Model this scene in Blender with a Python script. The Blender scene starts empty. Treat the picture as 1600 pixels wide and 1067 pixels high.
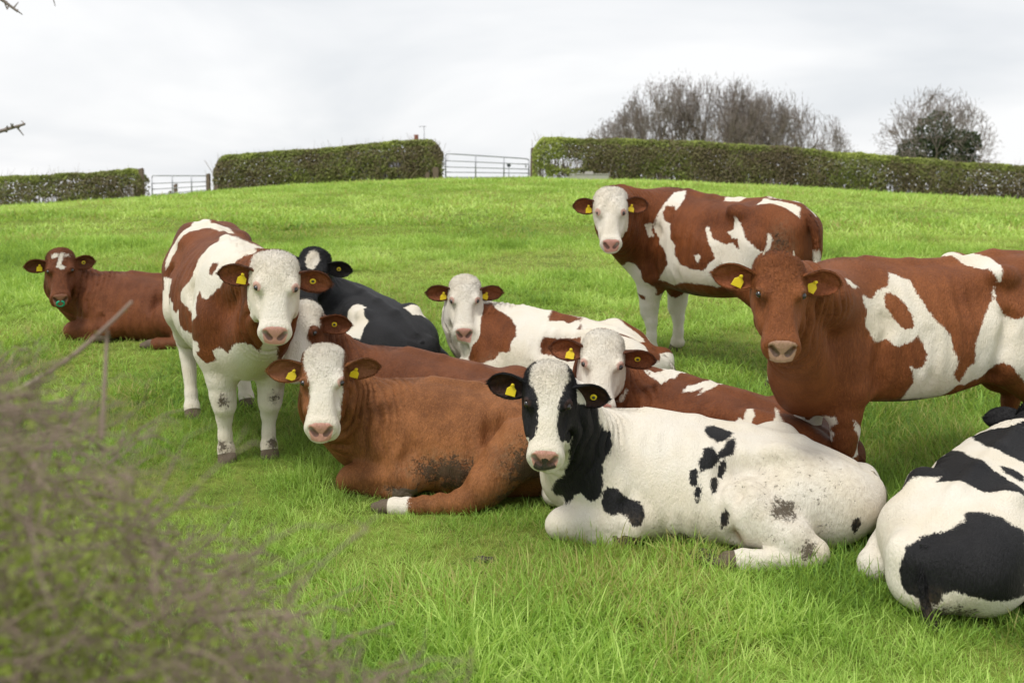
import bpy, bmesh, math, random
import numpy as np
from mathutils import Vector, Matrix, Quaternion

random.seed(7)
RNG = np.random.default_rng(11)
scene = bpy.context.scene
COL = scene.collection
R = math.radians

# ---------------------------------------------------------------- camera
CAM_Z = 2.4
cam_data = bpy.data.cameras.new('camera')
cam = bpy.data.objects.new('camera', cam_data)
COL.objects.link(cam)
cam_data.sensor_width = 36.0
cam_data.lens = 45.0
cam_data.clip_start = 0.05
cam_data.clip_end = 6000.0
cam.location = (0.0, 0.0, CAM_Z)
cam.rotation_euler = (R(90 - 5.94), 0, 0)
cam_data.dof.use_dof = True
cam_data.dof.focus_distance = 6.4
cam_data.dof.aperture_fstop = 4.0
scene.camera = cam

# ---------------------------------------------------------------- sky
SUN_EL, SUN_AZ = 60.0, 222.0        # azimuth clockwise from +Y
world = bpy.data.worlds.new('World')
scene.world = world
world.use_nodes = True
wn, wl = world.node_tree.nodes, world.node_tree.links
for n in list(wn): wn.remove(n)
w_out = wn.new('ShaderNodeOutputWorld')
w_bg = wn.new('ShaderNodeBackground')
sky = wn.new('ShaderNodeTexSky'); sky.sky_type = 'NISHITA'; sky.sun_disc = False
sky.sun_elevation = R(SUN_EL); sky.sun_rotation = R(SUN_AZ)
sky.air_density = 1.0; sky.dust_density = 2.0
tc = wn.new('ShaderNodeTexCoord')
# overcast deck: soft clouds, stretched towards the horizon by dividing by the height
sep = wn.new('ShaderNodeSeparateXYZ'); wl.new(tc.outputs['Generated'], sep.inputs[0])
zz = wn.new('ShaderNodeMath'); zz.operation = 'ADD'; zz.inputs[1].default_value = 0.26
wl.new(sep.outputs['Z'], zz.inputs[0])
zc = wn.new('ShaderNodeMath'); zc.operation = 'MAXIMUM'; zc.inputs[1].default_value = 0.05
wl.new(zz.outputs[0], zc.inputs[0])
dx = wn.new('ShaderNodeMath'); dx.operation = 'DIVIDE'; wl.new(sep.outputs['X'], dx.inputs[0]); wl.new(zc.outputs[0], dx.inputs[1])
dy = wn.new('ShaderNodeMath'); dy.operation = 'DIVIDE'; wl.new(sep.outputs['Y'], dy.inputs[0]); wl.new(zc.outputs[0], dy.inputs[1])
cmb = wn.new('ShaderNodeCombineXYZ'); wl.new(dx.outputs[0], cmb.inputs[0]); wl.new(dy.outputs[0], cmb.inputs[1])
cn = wn.new('ShaderNodeTexNoise'); cn.inputs['Scale'].default_value = 1.05; cn.inputs['Detail'].default_value = 5.0
cn.inputs['Roughness'].default_value = 0.48; cn.inputs['Distortion'].default_value = 0.4
wl.new(cmb.outputs[0], cn.inputs['Vector'])
cr = wn.new('ShaderNodeValToRGB')
cr.color_ramp.elements[0].position = 0.36; cr.color_ramp.elements[0].color = (4.45, 4.62, 4.82, 1)
cr.color_ramp.elements[1].position = 0.58; cr.color_ramp.elements[1].color = (5.80, 5.81, 5.84, 1)
wl.new(cn.outputs['Fac'], cr.inputs['Fac'])
mixs = wn.new('ShaderNodeMix'); mixs.data_type = 'RGBA'; mixs.inputs['Factor'].default_value = 0.96
wl.new(sky.outputs[0], mixs.inputs['A']); wl.new(cr.outputs['Color'], mixs.inputs['B'])
wl.new(mixs.outputs['Result'], w_bg.inputs['Color'])
w_bg.inputs['Strength'].default_value = 0.1
wl.new(w_bg.outputs[0], w_out.inputs[0])

# ---------------------------------------------------------------- soft sun behind the cloud
sun_d = bpy.data.lights.new('sun', 'SUN')
sun_d.energy = 1.5; sun_d.angle = R(16); sun_d.color = (1.0, 0.965, 0.91)
sun = bpy.data.objects.new('sun', sun_d); COL.objects.link(sun)
_sd = Vector((math.sin(R(SUN_AZ)) * math.cos(R(SUN_EL)), math.cos(R(SUN_AZ)) * math.cos(R(SUN_EL)), math.sin(R(SUN_EL))))
sun.rotation_euler = _sd.to_track_quat('Z', 'Y').to_euler()
sun.location = (0, 0, 30)

vs = scene.view_settings
vs.view_transform = 'Standard'
try: vs.look = 'None'
except Exception: pass
vs.exposure = 0.80; vs.gamma = 1.0; vs.use_curve_mapping = False
scene.cycles.use_denoising = True
scene.cycles.max_bounces = 6
scene.cycles.transparent_max_bounces = 8

# ---------------------------------------------------------------- helpers
def link(name, me, mat=None, parent=None):
    o = bpy.data.objects.new(name, me); COL.objects.link(o)
    if mat is not None:
        for m in (mat if isinstance(mat, (list, tuple)) else [mat]): me.materials.append(m)
    if parent is not None: o.parent = parent
    return o

def tag(o, label=None, cat=None, group=None, kind=None):
    if label: o['label'] = label
    if cat: o['category'] = cat
    if group: o['group'] = group
    if kind: o['kind'] = kind
    return o

def empty(name, loc):
    o = bpy.data.objects.new(name, None); COL.objects.link(o); o.location = loc
    o.empty_display_size = 0.2
    return o

def mesh_np(name, verts, faces, smooth=True):
    """verts (n,3) array, faces: list of arrays (m,k) with equal k each, or one array"""
    if not isinstance(faces, list): faces = [faces]
    faces = [np.asarray(f, np.int32) for f in faces if len(f)]
    me = bpy.data.meshes.new(name)
    me.vertices.add(len(verts)); me.vertices.foreach_set('co', np.asarray(verts, np.float32).ravel())
    li = np.concatenate([f.ravel() for f in faces]); tot = np.concatenate([np.full(len(f), f.shape[1], np.int32) for f in faces])
    st = np.concatenate([[0], np.cumsum(tot)[:-1]]).astype(np.int32)
    me.loops.add(len(li)); me.loops.foreach_set('vertex_index', li.astype(np.int32))
    me.polygons.add(len(tot)); me.polygons.foreach_set('loop_start', st); me.polygons.foreach_set('loop_total', tot)
    me.polygons.foreach_set('use_smooth', np.full(len(tot), smooth))
    me.update(calc_edges=True); me.validate()
    return me

def fattr(me, name, vals):
    a = me.attributes.new(name, 'FLOAT', 'POINT'); a.data.foreach_set('value', np.asarray(vals, np.float32))

def ground_z(x, y):
    """the hillside: an even slope near the camera that eases off to a crest about 42 m out and falls away behind"""
    x = np.asarray(x, float); y = np.asarray(y, float)
    d = y
    s0, d0, d1 = 0.117, 9.5, 42.5
    k = (s0 - 0.0160) / (d1 - d0)
    t = np.clip(d - d0, 0, None)
    z = s0 * np.clip(d, -200, None) - 0.5 * k * np.minimum(t, 75.0) ** 2 - k * 75.0 * np.clip(t - 75.0, 0, None)
    fx = np.clip((d - 12) / 28.0, 0, 1); fx = fx * fx * (3 - 2 * fx)
    xc = x
    lat = np.where(xc < 0, 0.0049, 0.0036) * np.minimum(np.abs(xc), 60) ** 2
    z = z - fx * lat
    z = z + 0.02 * np.sin(x * 1.3 + 0.7 * y) * np.sin(y * 0.9 - 0.4 * x) * np.clip((y - 3) / 4, 0, 1)
    return z

def slope_at(x, y):
    e = 0.4
    return (float((ground_z(x + e, y) - ground_z(x - e, y)) / (2 * e)), float((ground_z(x, y + e) - ground_z(x, y - e)) / (2 * e)))
# ================================================================ cattle
def hermite(tab, n=220):
    tab = np.asarray(tab, float); tab = tab[np.argsort(tab[:, 0])]
    x = tab[:, 0]; xs = np.linspace(x[0], x[-1], n); out = [xs]
    for c in range(1, tab.shape[1]):
        y = tab[:, c]; h = np.diff(x); dl = np.diff(y) / h
        m = np.empty_like(y); m[0] = dl[0]; m[-1] = dl[-1]
        for i in range(1, len(y) - 1):
            m[i] = 0.0 if dl[i - 1] * dl[i] <= 0 else 2 * dl[i - 1] * dl[i] / (dl[i - 1] + dl[i])
        idx = np.clip(np.searchsorted(x, xs) - 1, 0, len(h) - 1); t = (xs - x[idx]) / h[idx]
        h00 = 2*t**3 - 3*t**2 + 1; h10 = t**3 - 2*t**2 + t; h01 = -2*t**3 + 3*t**2; h11 = t**3 - t**2
        out.append(h00*y[idx] + h10*h[idx]*m[idx] + h01*y[idx+1] + h11*h[idx]*m[idx+1])
    return out

def smin(a, b, k):
    h = np.clip(k - np.abs(a - b), 0, None) / k
    return np.minimum(a, b) - h * h * k * 0.25
def smax(a, b, k): return -smin(-a, -b, k)

def cone(p, a, b, ra, rb):
    a = [float(k) for k in a]; b = [float(k) for k in b]
    bx, by, bz = b[0]-a[0], b[1]-a[1], b[2]-a[2]; inv = 1.0/max(bx*bx+by*by+bz*bz, 1e-9)
    x = p[:, 0]-p.dtype.type(a[0]); y = p[:, 1]-p.dtype.type(a[1]); z = p[:, 2]-p.dtype.type(a[2])
    t = x*(bx*inv); t += y*(by*inv); t += z*(bz*inv); np.clip(t, 0, 1, out=t)
    x -= t*bx; y -= t*by; z -= t*bz
    x *= x; y *= y; z *= z; x += y; x += z; np.sqrt(x, out=x)
    t *= (rb-ra); x -= t; x -= ra
    return x

def ell(p, c, r, M=None):
    k0 = 0; k1 = 0
    for i in range(3):
        q = (p[:, i]-p.dtype.type(c[i]))*(1/float(r[i])); k0 = k0 + q*q; q *= 1/float(r[i]); k1 = k1 + q*q
    k0 = np.sqrt(k0); k1 = np.sqrt(k1)
    return k0*(k0-1)/np.maximum(k1, 1e-4)

def loft(p, T, pw=2.2, r=0.07):
    """T: hermite table of x, ztop, zbot, halfwidth, pear, ycentre"""
    x, y, z = p[:, 0], p[:, 1], p[:, 2]
    xt = np.clip(x, T[0][0], T[0][-1])
    zt = np.interp(xt, T[0], T[1]); zb = np.interp(xt, T[0], T[2]); w = np.interp(xt, T[0], T[3])
    pe = np.interp(xt, T[0], T[4]); yc = np.interp(xt, T[0], T[5])
    c = (zt + zb) / 2; h = np.maximum((zt - zb) / 2, 0.01)
    zn = np.clip((z - c) / h, -1.2, 1.2)
    ww = w * (1 - pe * zn)
    e = (np.abs((y - yc) / ww) ** pw + np.abs((z - c) / h) ** pw) ** (1 / pw)
    d = (e - 1) * np.minimum(w, h)
    dxx = np.abs(x - xt); q = np.maximum(d + r, 0)
    return np.where(dxx > 0, np.sqrt(q * q + dxx * dxx) - r, d)

HEAD_T = hermite([
    # x,   top,   bottom, halfw, pear, yc
    [-0.040, -0.05, -0.14, 0.072, 0, 0],
    [0.00,  0.000, -0.17, 0.096, 0, 0],
    [0.05,  0.013, -0.20, 0.107, 0, 0],
    [0.12,  0.015, -0.225, 0.110, .04, 0],
    [0.19,  0.010, -0.235, 0.105, .10, 0],
    [0.25,  0.002, -0.225, 0.094, .08, 0],
    [0.31, -0.008, -0.195, 0.086, .04, 0],
    [0.37, -0.018, -0.170, 0.081, -.02, 0],
    [0.42, -0.026, -0.160, 0.080, -.04, 0],
    [0.460, -0.036, -0.155, 0.077, -.04, 0],
    [0.490, -0.058, -0.145, 0.066, 0, 0]])
EYE = (0.187, 0.1085, -0.006)
PADP, PADN = np.array([.479, 0, -.056]), np.array([.80, 0, .60])
NOS = ((.494, .026, -.075), (.474, .052, -.049))

def head_sdf(q):
    """q in head coordinates: x along the nose, y to the animal's left, z out of the forehead"""
    s = q.copy('F'); s[:, 1] = np.abs(s[:, 1])
    d = loft(q, HEAD_T, 2.5, 0.05)
    d = smin(d, ell(s, (-0.002, 0.0, -0.045), (0.050, 0.095, 0.062)), 0.05)        # poll
    d = smin(d, ell(s, (0.21, 0.062, -0.155), (0.105, 0.040, 0.085)), 0.05)        # cheek
    d = smin(d, ell(s, (0.170, 0.086, -0.028), (0.058, 0.036, 0.042)), 0.035)      # orbit
    d = smin(d, ell(s, (0.450, 0.0, -0.086), (0.055, 0.080, 0.062)), 0.04)         # muzzle
    d = smin(d, ell(s, (0.425, 0.0, -0.165), (0.066, 0.050, 0.030)), 0.02)         # lower lip
    d = smax(d, (q - PADP.astype(q.dtype)) @ PADN.astype(q.dtype), 0.03)           # flat nose pad
    d = smax(d, -ell(s, (0.262, 0.098, -0.045), (0.060, 0.014, 0.026)), 0.05)      # below the eye
    d = smax(d, -cone(s, NOS[0], NOS[1], 0.010, 0.0155), 0.010)                     # nostril
    d = smax(d, -cone(s, (0.487, 0.0, -0.140), (0.40, 0.082, -0.138), 0.006, 0.005), 0.012)      # mouth
    d = smax(d, -ell(s, (0.189, 0.112, -0.002), (0.025, 0.016, 0.017)), 0.010)     # eye socket
    d = smin(d, cone(s, (0.172, 0.090, 0.006), (0.173, 0.117, -0.018), 0.009, 0.009), 0.012)    # upper lid
    return d

STAND = dict(
    trunk=[[0.60, 1.08, .74, .13, 0, 0], [0.52, 1.20, .575, .195, .05, 0], [0.38, 1.275, .555, .245, .12, 0], [0.22, 1.295, .54, .275, .14, 0],
           [0.0, 1.265, .535, .315, .12, 0], [-.22, 1.255, .545, .330, .10, 0], [-.42, 1.265, .585, .305, .05, 0], [-.58, 1.285, .66, .255, -.05, 0],
           [-.76, 1.285, .74, .215, -.05, 0], [-.90, 1.27, .82, .16, .15, 0]],
    hooks=[(-.52, .215, 1.205), .062], pins=[(-.92, .105, 1.13), .055],
    fore=[[(.42, .155, .88), .145], [(.385, .165, .68), .125], [(.40, .15, .53), .092], [(.405, .15, .42), .072], [(.41, .145, .36), .064], [(.39, .145, .29), .045], [(.385, .145, .18), .037], [(.395, .145, .105), .047], [(.425, .145, .035), .054]],
    hind=[[(-.66, .15, .98), .17], [(-.58, .18, .76), .145], [(-.79, .16, .57), .088], [(-.90, .155, .50), .066], [(-.885, .155, .42), .050], [(-.855, .155, .18), .039], [(-.845, .155, .105), .048], [(-.805, .155, .035), .055]],
    thigh=[(-.75, .135, .98), (.20, .10, .28)], shoulder=[(.40, .17, .93), (.15, .085, .27)],
    neck_base=(.36, 0, 1.06), brisket=(.53, 0, .70), neck_r=(.18, .125), brisket_r=(.15, .09), tail=[(-.95, 0, 1.20), (-1.03, 0, 1.12), (-1.05, 0, .9), (-1.03, 0, .6), (-1.02, 0, .42)])

LIE = dict(
    trunk=[[0.60, .50, .12, .14, 0, 0], [0.50, .575, .04, .22, .05, 0], [0.36, .63, .0, .285, .10, 0], [0.18, .645, -.02, .335, .14, 0],
           [0.0, .62, -.03, .37, .14, 0], [-.25, .59, -.03, .385, .12, 0], [-.45, .56, -.03, .355, .06, 0], [-.62, .525, .0, .31, 0, 0],
           [-.80, .455, .02, .26, 0, 0], [-.95, .37, .05, .18, 0, 0]],
    hooks=[(-.52, .205, .495), .065], pins=[(-.95, .11, .32), .055],
    foreL=[[(.40, .19, .32), .13], [(.22, .30, .14), .105], [(.56, .30, .105), .072], [(.58, .29, .085), .064], [(.40, .33, .055), .042], [(.33, .34, .055), .048], [(.25, .35, .05), .050]],
    foreR=[[(.40, -.19, .32), .13], [(.26, -.28, .14), .10], [(.64, -.20, .11), .072], [(.65, -.19, .09), .064], [(.45, -.24, .055), .042], [(.38, -.24, .055), .048], [(.30, -.24, .05), .050]],
    hindL=[[(-.66, .18, .27), .18], [(-.37, .34, .22), .15], [(-.54, .42, .14), .108], [(-.66, .45, .085), .068], [(-.62, .47, .065), .058], [(-.38, .53, .055), .048], [(-.32, .54, .055), .053], [(-.23, .55, .05), .053]],
    hindR=[[(-.62, -.18, .26), .18], [(-.45, -.28, .18), .15], [(-.70, -.34, .10), .08], [(-.55, -.36, .06), .05], [(-.35, -.3, .05), .045]],
    thigh=[(-.74, .20, .25), (.25, .17, .21)], shoulder=[(.36, .23, .29), (.17, .11, .20)],
    neck_base=(.38, 0, .36), brisket=(.54, 0, .20), neck_r=(.17, .12), brisket_r=(.13, .09), tail=[(-.96, 0, .36), (-1.03, -.05, .26), (-1.0, -.16, .12), (-.9, -.25, .05), (-.8, -.3, .03)])

def euler_head(yaw, pitch, roll):
    """world axes of a head that looks towards -Y: columns are nose, left, forehead normal"""
    p = R(pitch)
    f = Vector((0, -math.cos(p), -math.sin(p))); n = Vector((0, -math.sin(p), math.cos(p))); l = Vector((1, 0, 0))
    M = Matrix.Rotation(R(yaw), 3, 'Z') @ Matrix.Rotation(R(roll), 3, 'Y')
    return np.array([list(M @ f), list(M @ l), list(M @ n)]).T

def nets(f, lo, h):
    """naive surface nets over a sampled field (nx,ny,nz)"""
    s = f < 0
    nx, ny, nz = f.shape
    occ = np.zeros((nx-1, ny-1, nz-1), np.int8)
    for i in (0, 1):
        for j in (0, 1):
            for k in (0, 1): occ += s[i:nx-1+i, j:ny-1+j, k:nz-1+k]
    act = (occ > 0) & (occ < 8)
    idx = -np.ones(act.shape, np.int64); cells = np.argwhere(act); idx[act] = np.arange(len(cells))
    acc = np.zeros((len(cells), 3)); cnt = np.zeros(len(cells))
    C = [(i, j, k) for i in (0, 1) for j in (0, 1) for k in (0, 1)]
    for a in C:
        for ax in range(3):
            if a[ax]: continue
            b = list(a); b[ax] = 1
            va = f[cells[:, 0]+a[0], cells[:, 1]+a[1], cells[:, 2]+a[2]]; vb = f[cells[:, 0]+b[0], cells[:, 1]+b[1], cells[:, 2]+b[2]]
            m = (va < 0) != (vb < 0)
            t = np.where(m, va / np.where(m, va - vb, 1), 0)
            pt = np.tile(np.array(a, float), (len(cells), 1)); pt[:, ax] = t
            acc[m] += pt[m]; cnt[m] += 1
    v = lo + h * (cells + acc / cnt[:, None])
    quads = []
    for ax in range(3):
        u, w = (ax+1) % 3, (ax+2) % 3
        sl0 = [slice(None)]*3; sl1 = [slice(None)]*3; sl0[ax] = slice(0, -1); sl1[ax] = slice(1, None)
        cr = s[tuple(sl0)] != s[tuple(sl1)]; ins = s[tuple(sl0)]
        e = np.argwhere(cr); e = e[(e[:, u] > 0) & (e[:, w] > 0) & (e[:, u] < f.shape[u]-1) & (e[:, w] < f.shape[w]-1)]
        du = np.zeros(3, int); du[u] = 1; dw = np.zeros(3, int); dw[w] = 1
        q = np.stack([idx[tuple((e-du-dw).T)], idx[tuple((e-dw).T)], idx[tuple(e.T)], idx[tuple((e-du).T)]], 1)
        fl = ~ins[tuple(e.T)]; q[fl] = q[fl][:, ::-1]
        quads.append(q)
    return v, np.concatenate(quads)

def quad_subdiv(v, q):
    e = np.stack([q, np.roll(q, -1, 1)], 2).reshape(-1, 2); es = np.sort(e, 1)
    key = es[:, 0].astype(np.int64) * len(v) + es[:, 1]
    uq, inv = np.unique(key, return_inverse=True)
    a, b = uq // len(v), uq % len(v)
    em = (v[a] + v[b]) / 2; fm = v[q].mean(1)
    ei = len(v) + inv.reshape(-1, 4); fi = len(v) + len(em) + np.arange(len(q))
    nq = np.stack([np.stack([q[:, k], ei[:, k], fi, ei[:, k-1]], 1) for k in range(4)], 1).reshape(-1, 4)
    return np.concatenate([v, em, fm]), nq

def poly_sd(P, poly):
    """signed distance (positive inside) of points P (n,2) to polygon (m,2)"""
    d = np.full(len(P), 1e9); ins = np.zeros(len(P), bool)
    m = len(poly)
    for i in range(m):
        a, b = poly[i], poly[(i+1) % m]
        e = b - a; w = P - a
        t = np.clip((w @ e) / max(e @ e, 1e-12), 0, 1)
        d = np.minimum(d, ((w - t[:, None]*e)**2).sum(1))
        c = (a[1] > P[:, 1]) != (b[1] > P[:, 1])
        xx = (b[0]-a[0]) * (P[:, 1]-a[1]) / np.where(abs(b[1]-a[1]) < 1e-12, 1e-12, b[1]-a[1]) + a[0]
        ins ^= c & (P[:, 0] < xx)
    d = np.sqrt(d)
    return np.where(ins, d, -d)

def tube_np(pts, rad, sides=10, cap=True):
    pts = np.asarray(pts, float); n = len(pts); rad = np.broadcast_to(np.asarray(rad, float), (n,))
    t = np.gradient(pts, axis=0); t /= np.linalg.norm(t, axis=1)[:, None] + 1e-9
    ref = np.array([0.0, 0, 1]) if abs(t[0][2]) < .9 else np.array([1.0, 0, 0])
    V = []; u = np.cross(t[0], ref); u /= np.linalg.norm(u)
    for i in range(n):
        u = u - t[i] * (u @ t[i]); u /= np.linalg.norm(u) + 1e-9; w = np.cross(t[i], u)
        a = np.arange(sides) * 2 * math.pi / sides
        V.append(pts[i] + rad[i] * (np.cos(a)[:, None]*u + np.sin(a)[:, None]*w))
    V = np.concatenate(V); i = np.arange(n-1)[:, None]*sides; k = np.arange(sides)[None]; k2 = (k+1) % sides
    Q = np.stack([i+k, i+k2, i+sides+k2, i+sides+k], 2).reshape(-1, 4)
    return V, Q

def spline(pts, n):
    pts = np.asarray(pts, float); m = len(pts)
    P = np.vstack([2*pts[0]-pts[1], pts, 2*pts[-1]-pts[-2]]); u = np.linspace(0, m-1, n); i = np.minimum(u.astype(int), m-2); t = (u-i)[:, None]
    p0, p1, p2, p3 = P[i], P[i+1], P[i+2], P[i+3]
    return 0.5*((2*p1)+(-p0+p2)*t+(2*p0-5*p1+4*p2-p3)*t*t+(-p0+3*p1-3*p2+p3)*t**3)

def ear_mesh(L=0.225, W=0.066, nu=26, nv=15):
    """ear coordinates: x outwards, z up, y towards the open (front) side; a funnel at the root opening to a blunt cupped leaf"""
    t = np.linspace(0, 1, nu)[:, None]; u = 1-(1-t)**1.6; v = np.linspace(-1, 1, nv)[None]
    w = W * (0.36 + 0.64*np.sin(np.clip(u/.55, 0, 1)**1.2*math.pi/2)) * np.clip(1 - np.clip((u-.50)/.50, 0, 1)**2.6, 0, 1)**.55 + .0015
    hf = 1.0 + 1.2*(1-u)**2.2                                    # half opening angle: nearly a tube at the root
    ang = v*hf
    z = w*np.sin(ang)/np.sin(np.minimum(hf, 1.57)) + .010*np.sin(u*math.pi)*(1-v*v)*0
    y = w*(1-np.cos(ang))*.85 - .030*np.sin(u*math.pi*.9)**1.0 + .004*np.sin(v*7+u*9)*(1-np.abs(v))
    x = L*u - .012*v**2*u
    th = .016*(1-.55*np.abs(v)**2)*(1-.55*u)+.002
    F = np.stack([x+0*v, y, z], 2).reshape(-1, 3)
    nrm_y = np.cos(ang)+0*u; nrm_z = -np.sin(ang)+0*u
    Bk = np.stack([x+0*v, y-th*nrm_y, z-th*nrm_z*(1+0*u)*1.0], 2).reshape(-1, 3)
    V = np.concatenate([F, Bk]); N = nu*nv
    i, k = np.meshgrid(np.arange(nu-1), np.arange(nv-1), indexing='ij'); a = (i*nv+k).ravel()
    Q1 = np.stack([a, a+1, a+nv+1, a+nv], 1)[:, ::-1]; Q2 = np.stack([a, a+1, a+nv+1, a+nv], 1)+N
    rim = np.concatenate([np.arange(nu)*nv, (nu-1)*nv+np.arange(1, nv), (np.arange(nu-2, -1, -1))*nv+nv-1])
    Q3 = np.stack([rim[:-1], rim[1:], rim[1:]+N, rim[:-1]+N], 1)
    inner = np.concatenate([(np.clip(1.15-np.abs(v)**4*1.15, 0, 1)*np.clip(u*3-.2, 0, 1)*np.clip((1-u)*7, 0, 1)).ravel(), np.zeros(N)])
    return V, np.concatenate([Q1, Q2, Q3]), inner

TAG_FLAG = .88*np.array([(-.009, .030), (.009, .030), (.011, .012), (.027, -.004), (.029, -.046), (-.029, -.046), (-.027, -.004), (-.011, .012)])
TAG_ROUND = np.array([(.017*math.cos(a), .017*math.sin(a)) for a in np.arange(12)*math.pi/6])

def extrude_poly(poly, th):
    n = len(poly); s = poly*0.93
    V = np.concatenate([np.c_[s, np.full(n, th)], np.c_[poly, np.full(n, th*.6)], np.c_[poly, np.full(n, -th*.6)], np.c_[s, np.full(n, -th)]])
    k = np.arange(n); k2 = (k+1) % n
    Q = np.concatenate([np.stack([a*n+k, (a+1)*n+k, (a+1)*n+k2, a*n+k2], 1) for a in range(3)])
    return V, Q, [list(range(n)), list(range(4*n-1, 3*n-1, -1))]

COWS = {}; EAR_L = .225
def build_cow(key, spec, mats):
    """one animal: a continuous body mesh under an empty; eyes, hooves' colour, ear tags, hair and nose ring as parts"""
    P = STAND if spec['pose'] == 'stand' else LIE
    P = {**P, **spec.get('over', {})}
    zs = spec.get('zs')
    if zs:
        P['trunk'] = [[a, b*zs if a < .55 else b, c, d, e, f_] for a, b, c, d, e, f_ in P['trunk']]
        for k_ in ('hooks', 'pins'): P[k_] = [(P[k_][0][0], P[k_][0][1], P[k_][0][2]*zs), P[k_][1]]
        P['tail'] = [(a, b, c*zs-.02) for a, b, c in P['tail']]
        P['neck_base'] = (P['neck_base'][0], P['neck_base'][1], P['neck_base'][2]*zs)
    loc = np.array(spec['loc'] + (0,), float); loc[2] = float(ground_z(loc[0], loc[1])) + spec.get('lift', 0)
    yaw = R(spec['yaw']); Rz = np.array(Matrix.Rotation(yaw, 3, 'Z')); S = spec.get('scale', 1.0)
    sx, sy = slope_at(loc[0], loc[1])
    gl = np.array([sx, sy, 0]) @ Rz                          # slope in body coordinates
    def to_local(w):
        q = (np.asarray(w, float) - loc) @ Rz; q[..., 2] -= q[..., 0]*gl[0] + q[..., 1]*gl[1]; return q / S
    def place(v):
        v = v * S; v = v.copy(); v[:, 2] += v[:, 0]*gl[0] + v[:, 1]*gl[1]; return v
    # head
    hp = to_local(spec['poll']); HA = Rz.T @ euler_head(*spec['face']); hs = spec.get('head_scale', .97) / S
    XS = np.array([.86, spec.get('head_w', 1.0), 1]) * hs                           # short young faces
    hd = lambda p: (p - hp) @ HA / XS
    hw = lambda q: np.asarray(q, float) * XS @ HA.T + hp
    flip = spec.get('flip', 1)                                # -1: the shown side is the animal's right
    def fl(t): return (t[0], t[1]*flip, t[2])
    T = hermite([[a, b, c, d, e, f*flip] for a, b, c, d, e, f in P['trunk']])
    legs = []
    if spec['pose'] == 'stand':
        for nm, s in (('fore', 1), ('fore', -1), ('hind', 1), ('hind', -1)):
            off = spec.get('legs', {}).get(nm + ('L' if s > 0 else 'R'), (0, 0))
            ch = []
            top = P[nm][0][0][2]
            for (c, r) in P[nm]:
                f = 1 - max(0, c[2]-0.06)/(top-0.06)
                ch.append(((c[0] + off[0]*f, s*c[1] + off[1]*f, c[2]), r))
            legs.append(ch)
    else:
        for nm in ('foreL', 'foreR', 'hindL', 'hindR'):
            if nm in P and P[nm]: legs.append([(fl(c), r) for c, r in P[nm]])
    nb = np.array(P['neck_base'], float); bk = np.array(P['brisket'], float)
    sk = hw((0.06, 0, -0.10)); th = hw((0.16, 0, -0.175))
    bend = np.array(spec.get('neck_bend', (0.12, 0, 0.02)), float)
    up = spline([nb, (nb+sk)/2 + bend, sk], 8); lw = spline([bk, (bk+th)/2 + bend*0.6, th], 8)
    nr = P['neck_r']; br = P['brisket_r']
    def field(p):
        p = np.asfortranarray(p, np.float32)
        d = loft(p, T, 2.25, 0.09)
        for s in (1, -1):
            m = np.array((1, s*1.0, 1))
            hk, r = P['hooks']; r = r*1.1; d = smin(d, ell(p, np.array(hk)*m + np.array([0, P.get('hip_y', 0)*flip, 0]), (r*1.35, r*.85, r*.9)), 0.065)
            pn, r = P['pins']; d = smin(d, ell(p, np.array(pn)*m + np.array([0, P.get('pin_y', 0)*flip, 0]), (r, r*.9, r)), 0.07)
            c, r = P['shoulder']; d = smin(d, ell(p, np.array(c)*m, r), 0.075)
            if spec['pose'] == 'stand' or s == flip or P.get('both_thighs'):
                c, r = P['thigh']; d = smin(d, ell(p, np.array(c)*m, r), 0.10)
        for x0_ in (-.88, -.62, -.36, -.10):
            zt0, zt1 = np.interp((x0_, x0_+.26), T[0], T[1]); y0_, y1_ = np.interp((x0_, x0_+.26), T[0], T[5]); d = smin(d, cone(p, (x0_, y0_, zt0-.012), (x0_+.26, y1_, zt1-.012), .024, .024), .05)
        nk = 1e3
        for i in range(7):
            a, b = i/7, (i+1)/7
            nk = smin(nk, cone(p, up[i], up[i+1], nr[0]+(nr[1]-nr[0])*a, nr[0]+(nr[1]-nr[0])*b), 0.02)
            nk = smin(nk, cone(p, lw[i], lw[i+1], br[0]+(br[1]-br[0])*a, br[0]+(br[1]-br[0])*b), 0.10)
        d = smin(d, nk, 0.12)
        # flank hollow in front of the hip
        for s in (1, -1):
            fx = P.get('hollow', (-.34, .33, P['hooks'][0][2]-.07)); d = smax(d, -ell(p, (fx[0], s*fx[1], fx[2]), (.16, .085, .10)), 0.09)
        for ch in legs:
            L = 1e3
            for (a, ra), (b, rb) in zip(ch[:-2], ch[1:-1]): L = smin(L, cone(p, a, b, ra, rb), 0.025)
            a, b = np.array(ch[-2][0]), np.array(ch[-1][0]); ax_ = (b-a)/np.linalg.norm(b-a); si = np.cross(ax_, [0, 0, 1.0] if abs(ax_[2]) < .8 else [0, 1.0, 0] if spec['pose'] != 'stand' else [0, 0, 1.0]); si /= np.linalg.norm(si)+1e-9
            for sg in (1, -1):
                L = smin(L, cone(p, a+si*sg*.010, b+si*sg*.020-ax_*.012, ch[-2][1]*.84, ch[-1][1]*.62), 0.016)
                L = smin(L, cone(p, b+si*sg*.020-ax_*.012, b+si*sg*.016+ax_*.040, ch[-1][1]*.62, ch[-1][1]*.36), 0.010)
                L = smin(L, cone(p, a+si*sg*.024-ax_*.005-np.array([0, 0, .018])*(1 if spec['pose'] == 'lie' else 0)-np.array([.035, 0, 0.01])*(1 if spec['pose'] == 'stand' else 0), a+si*sg*.026+ax_*.02-np.array([.035, 0, .01]), .018, .012), .012)
            d = smin(d, L, 0.06)
        for c, r, k in spec.get('bumps', []): d = smin(d, ell(p, c, r), k)
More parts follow.
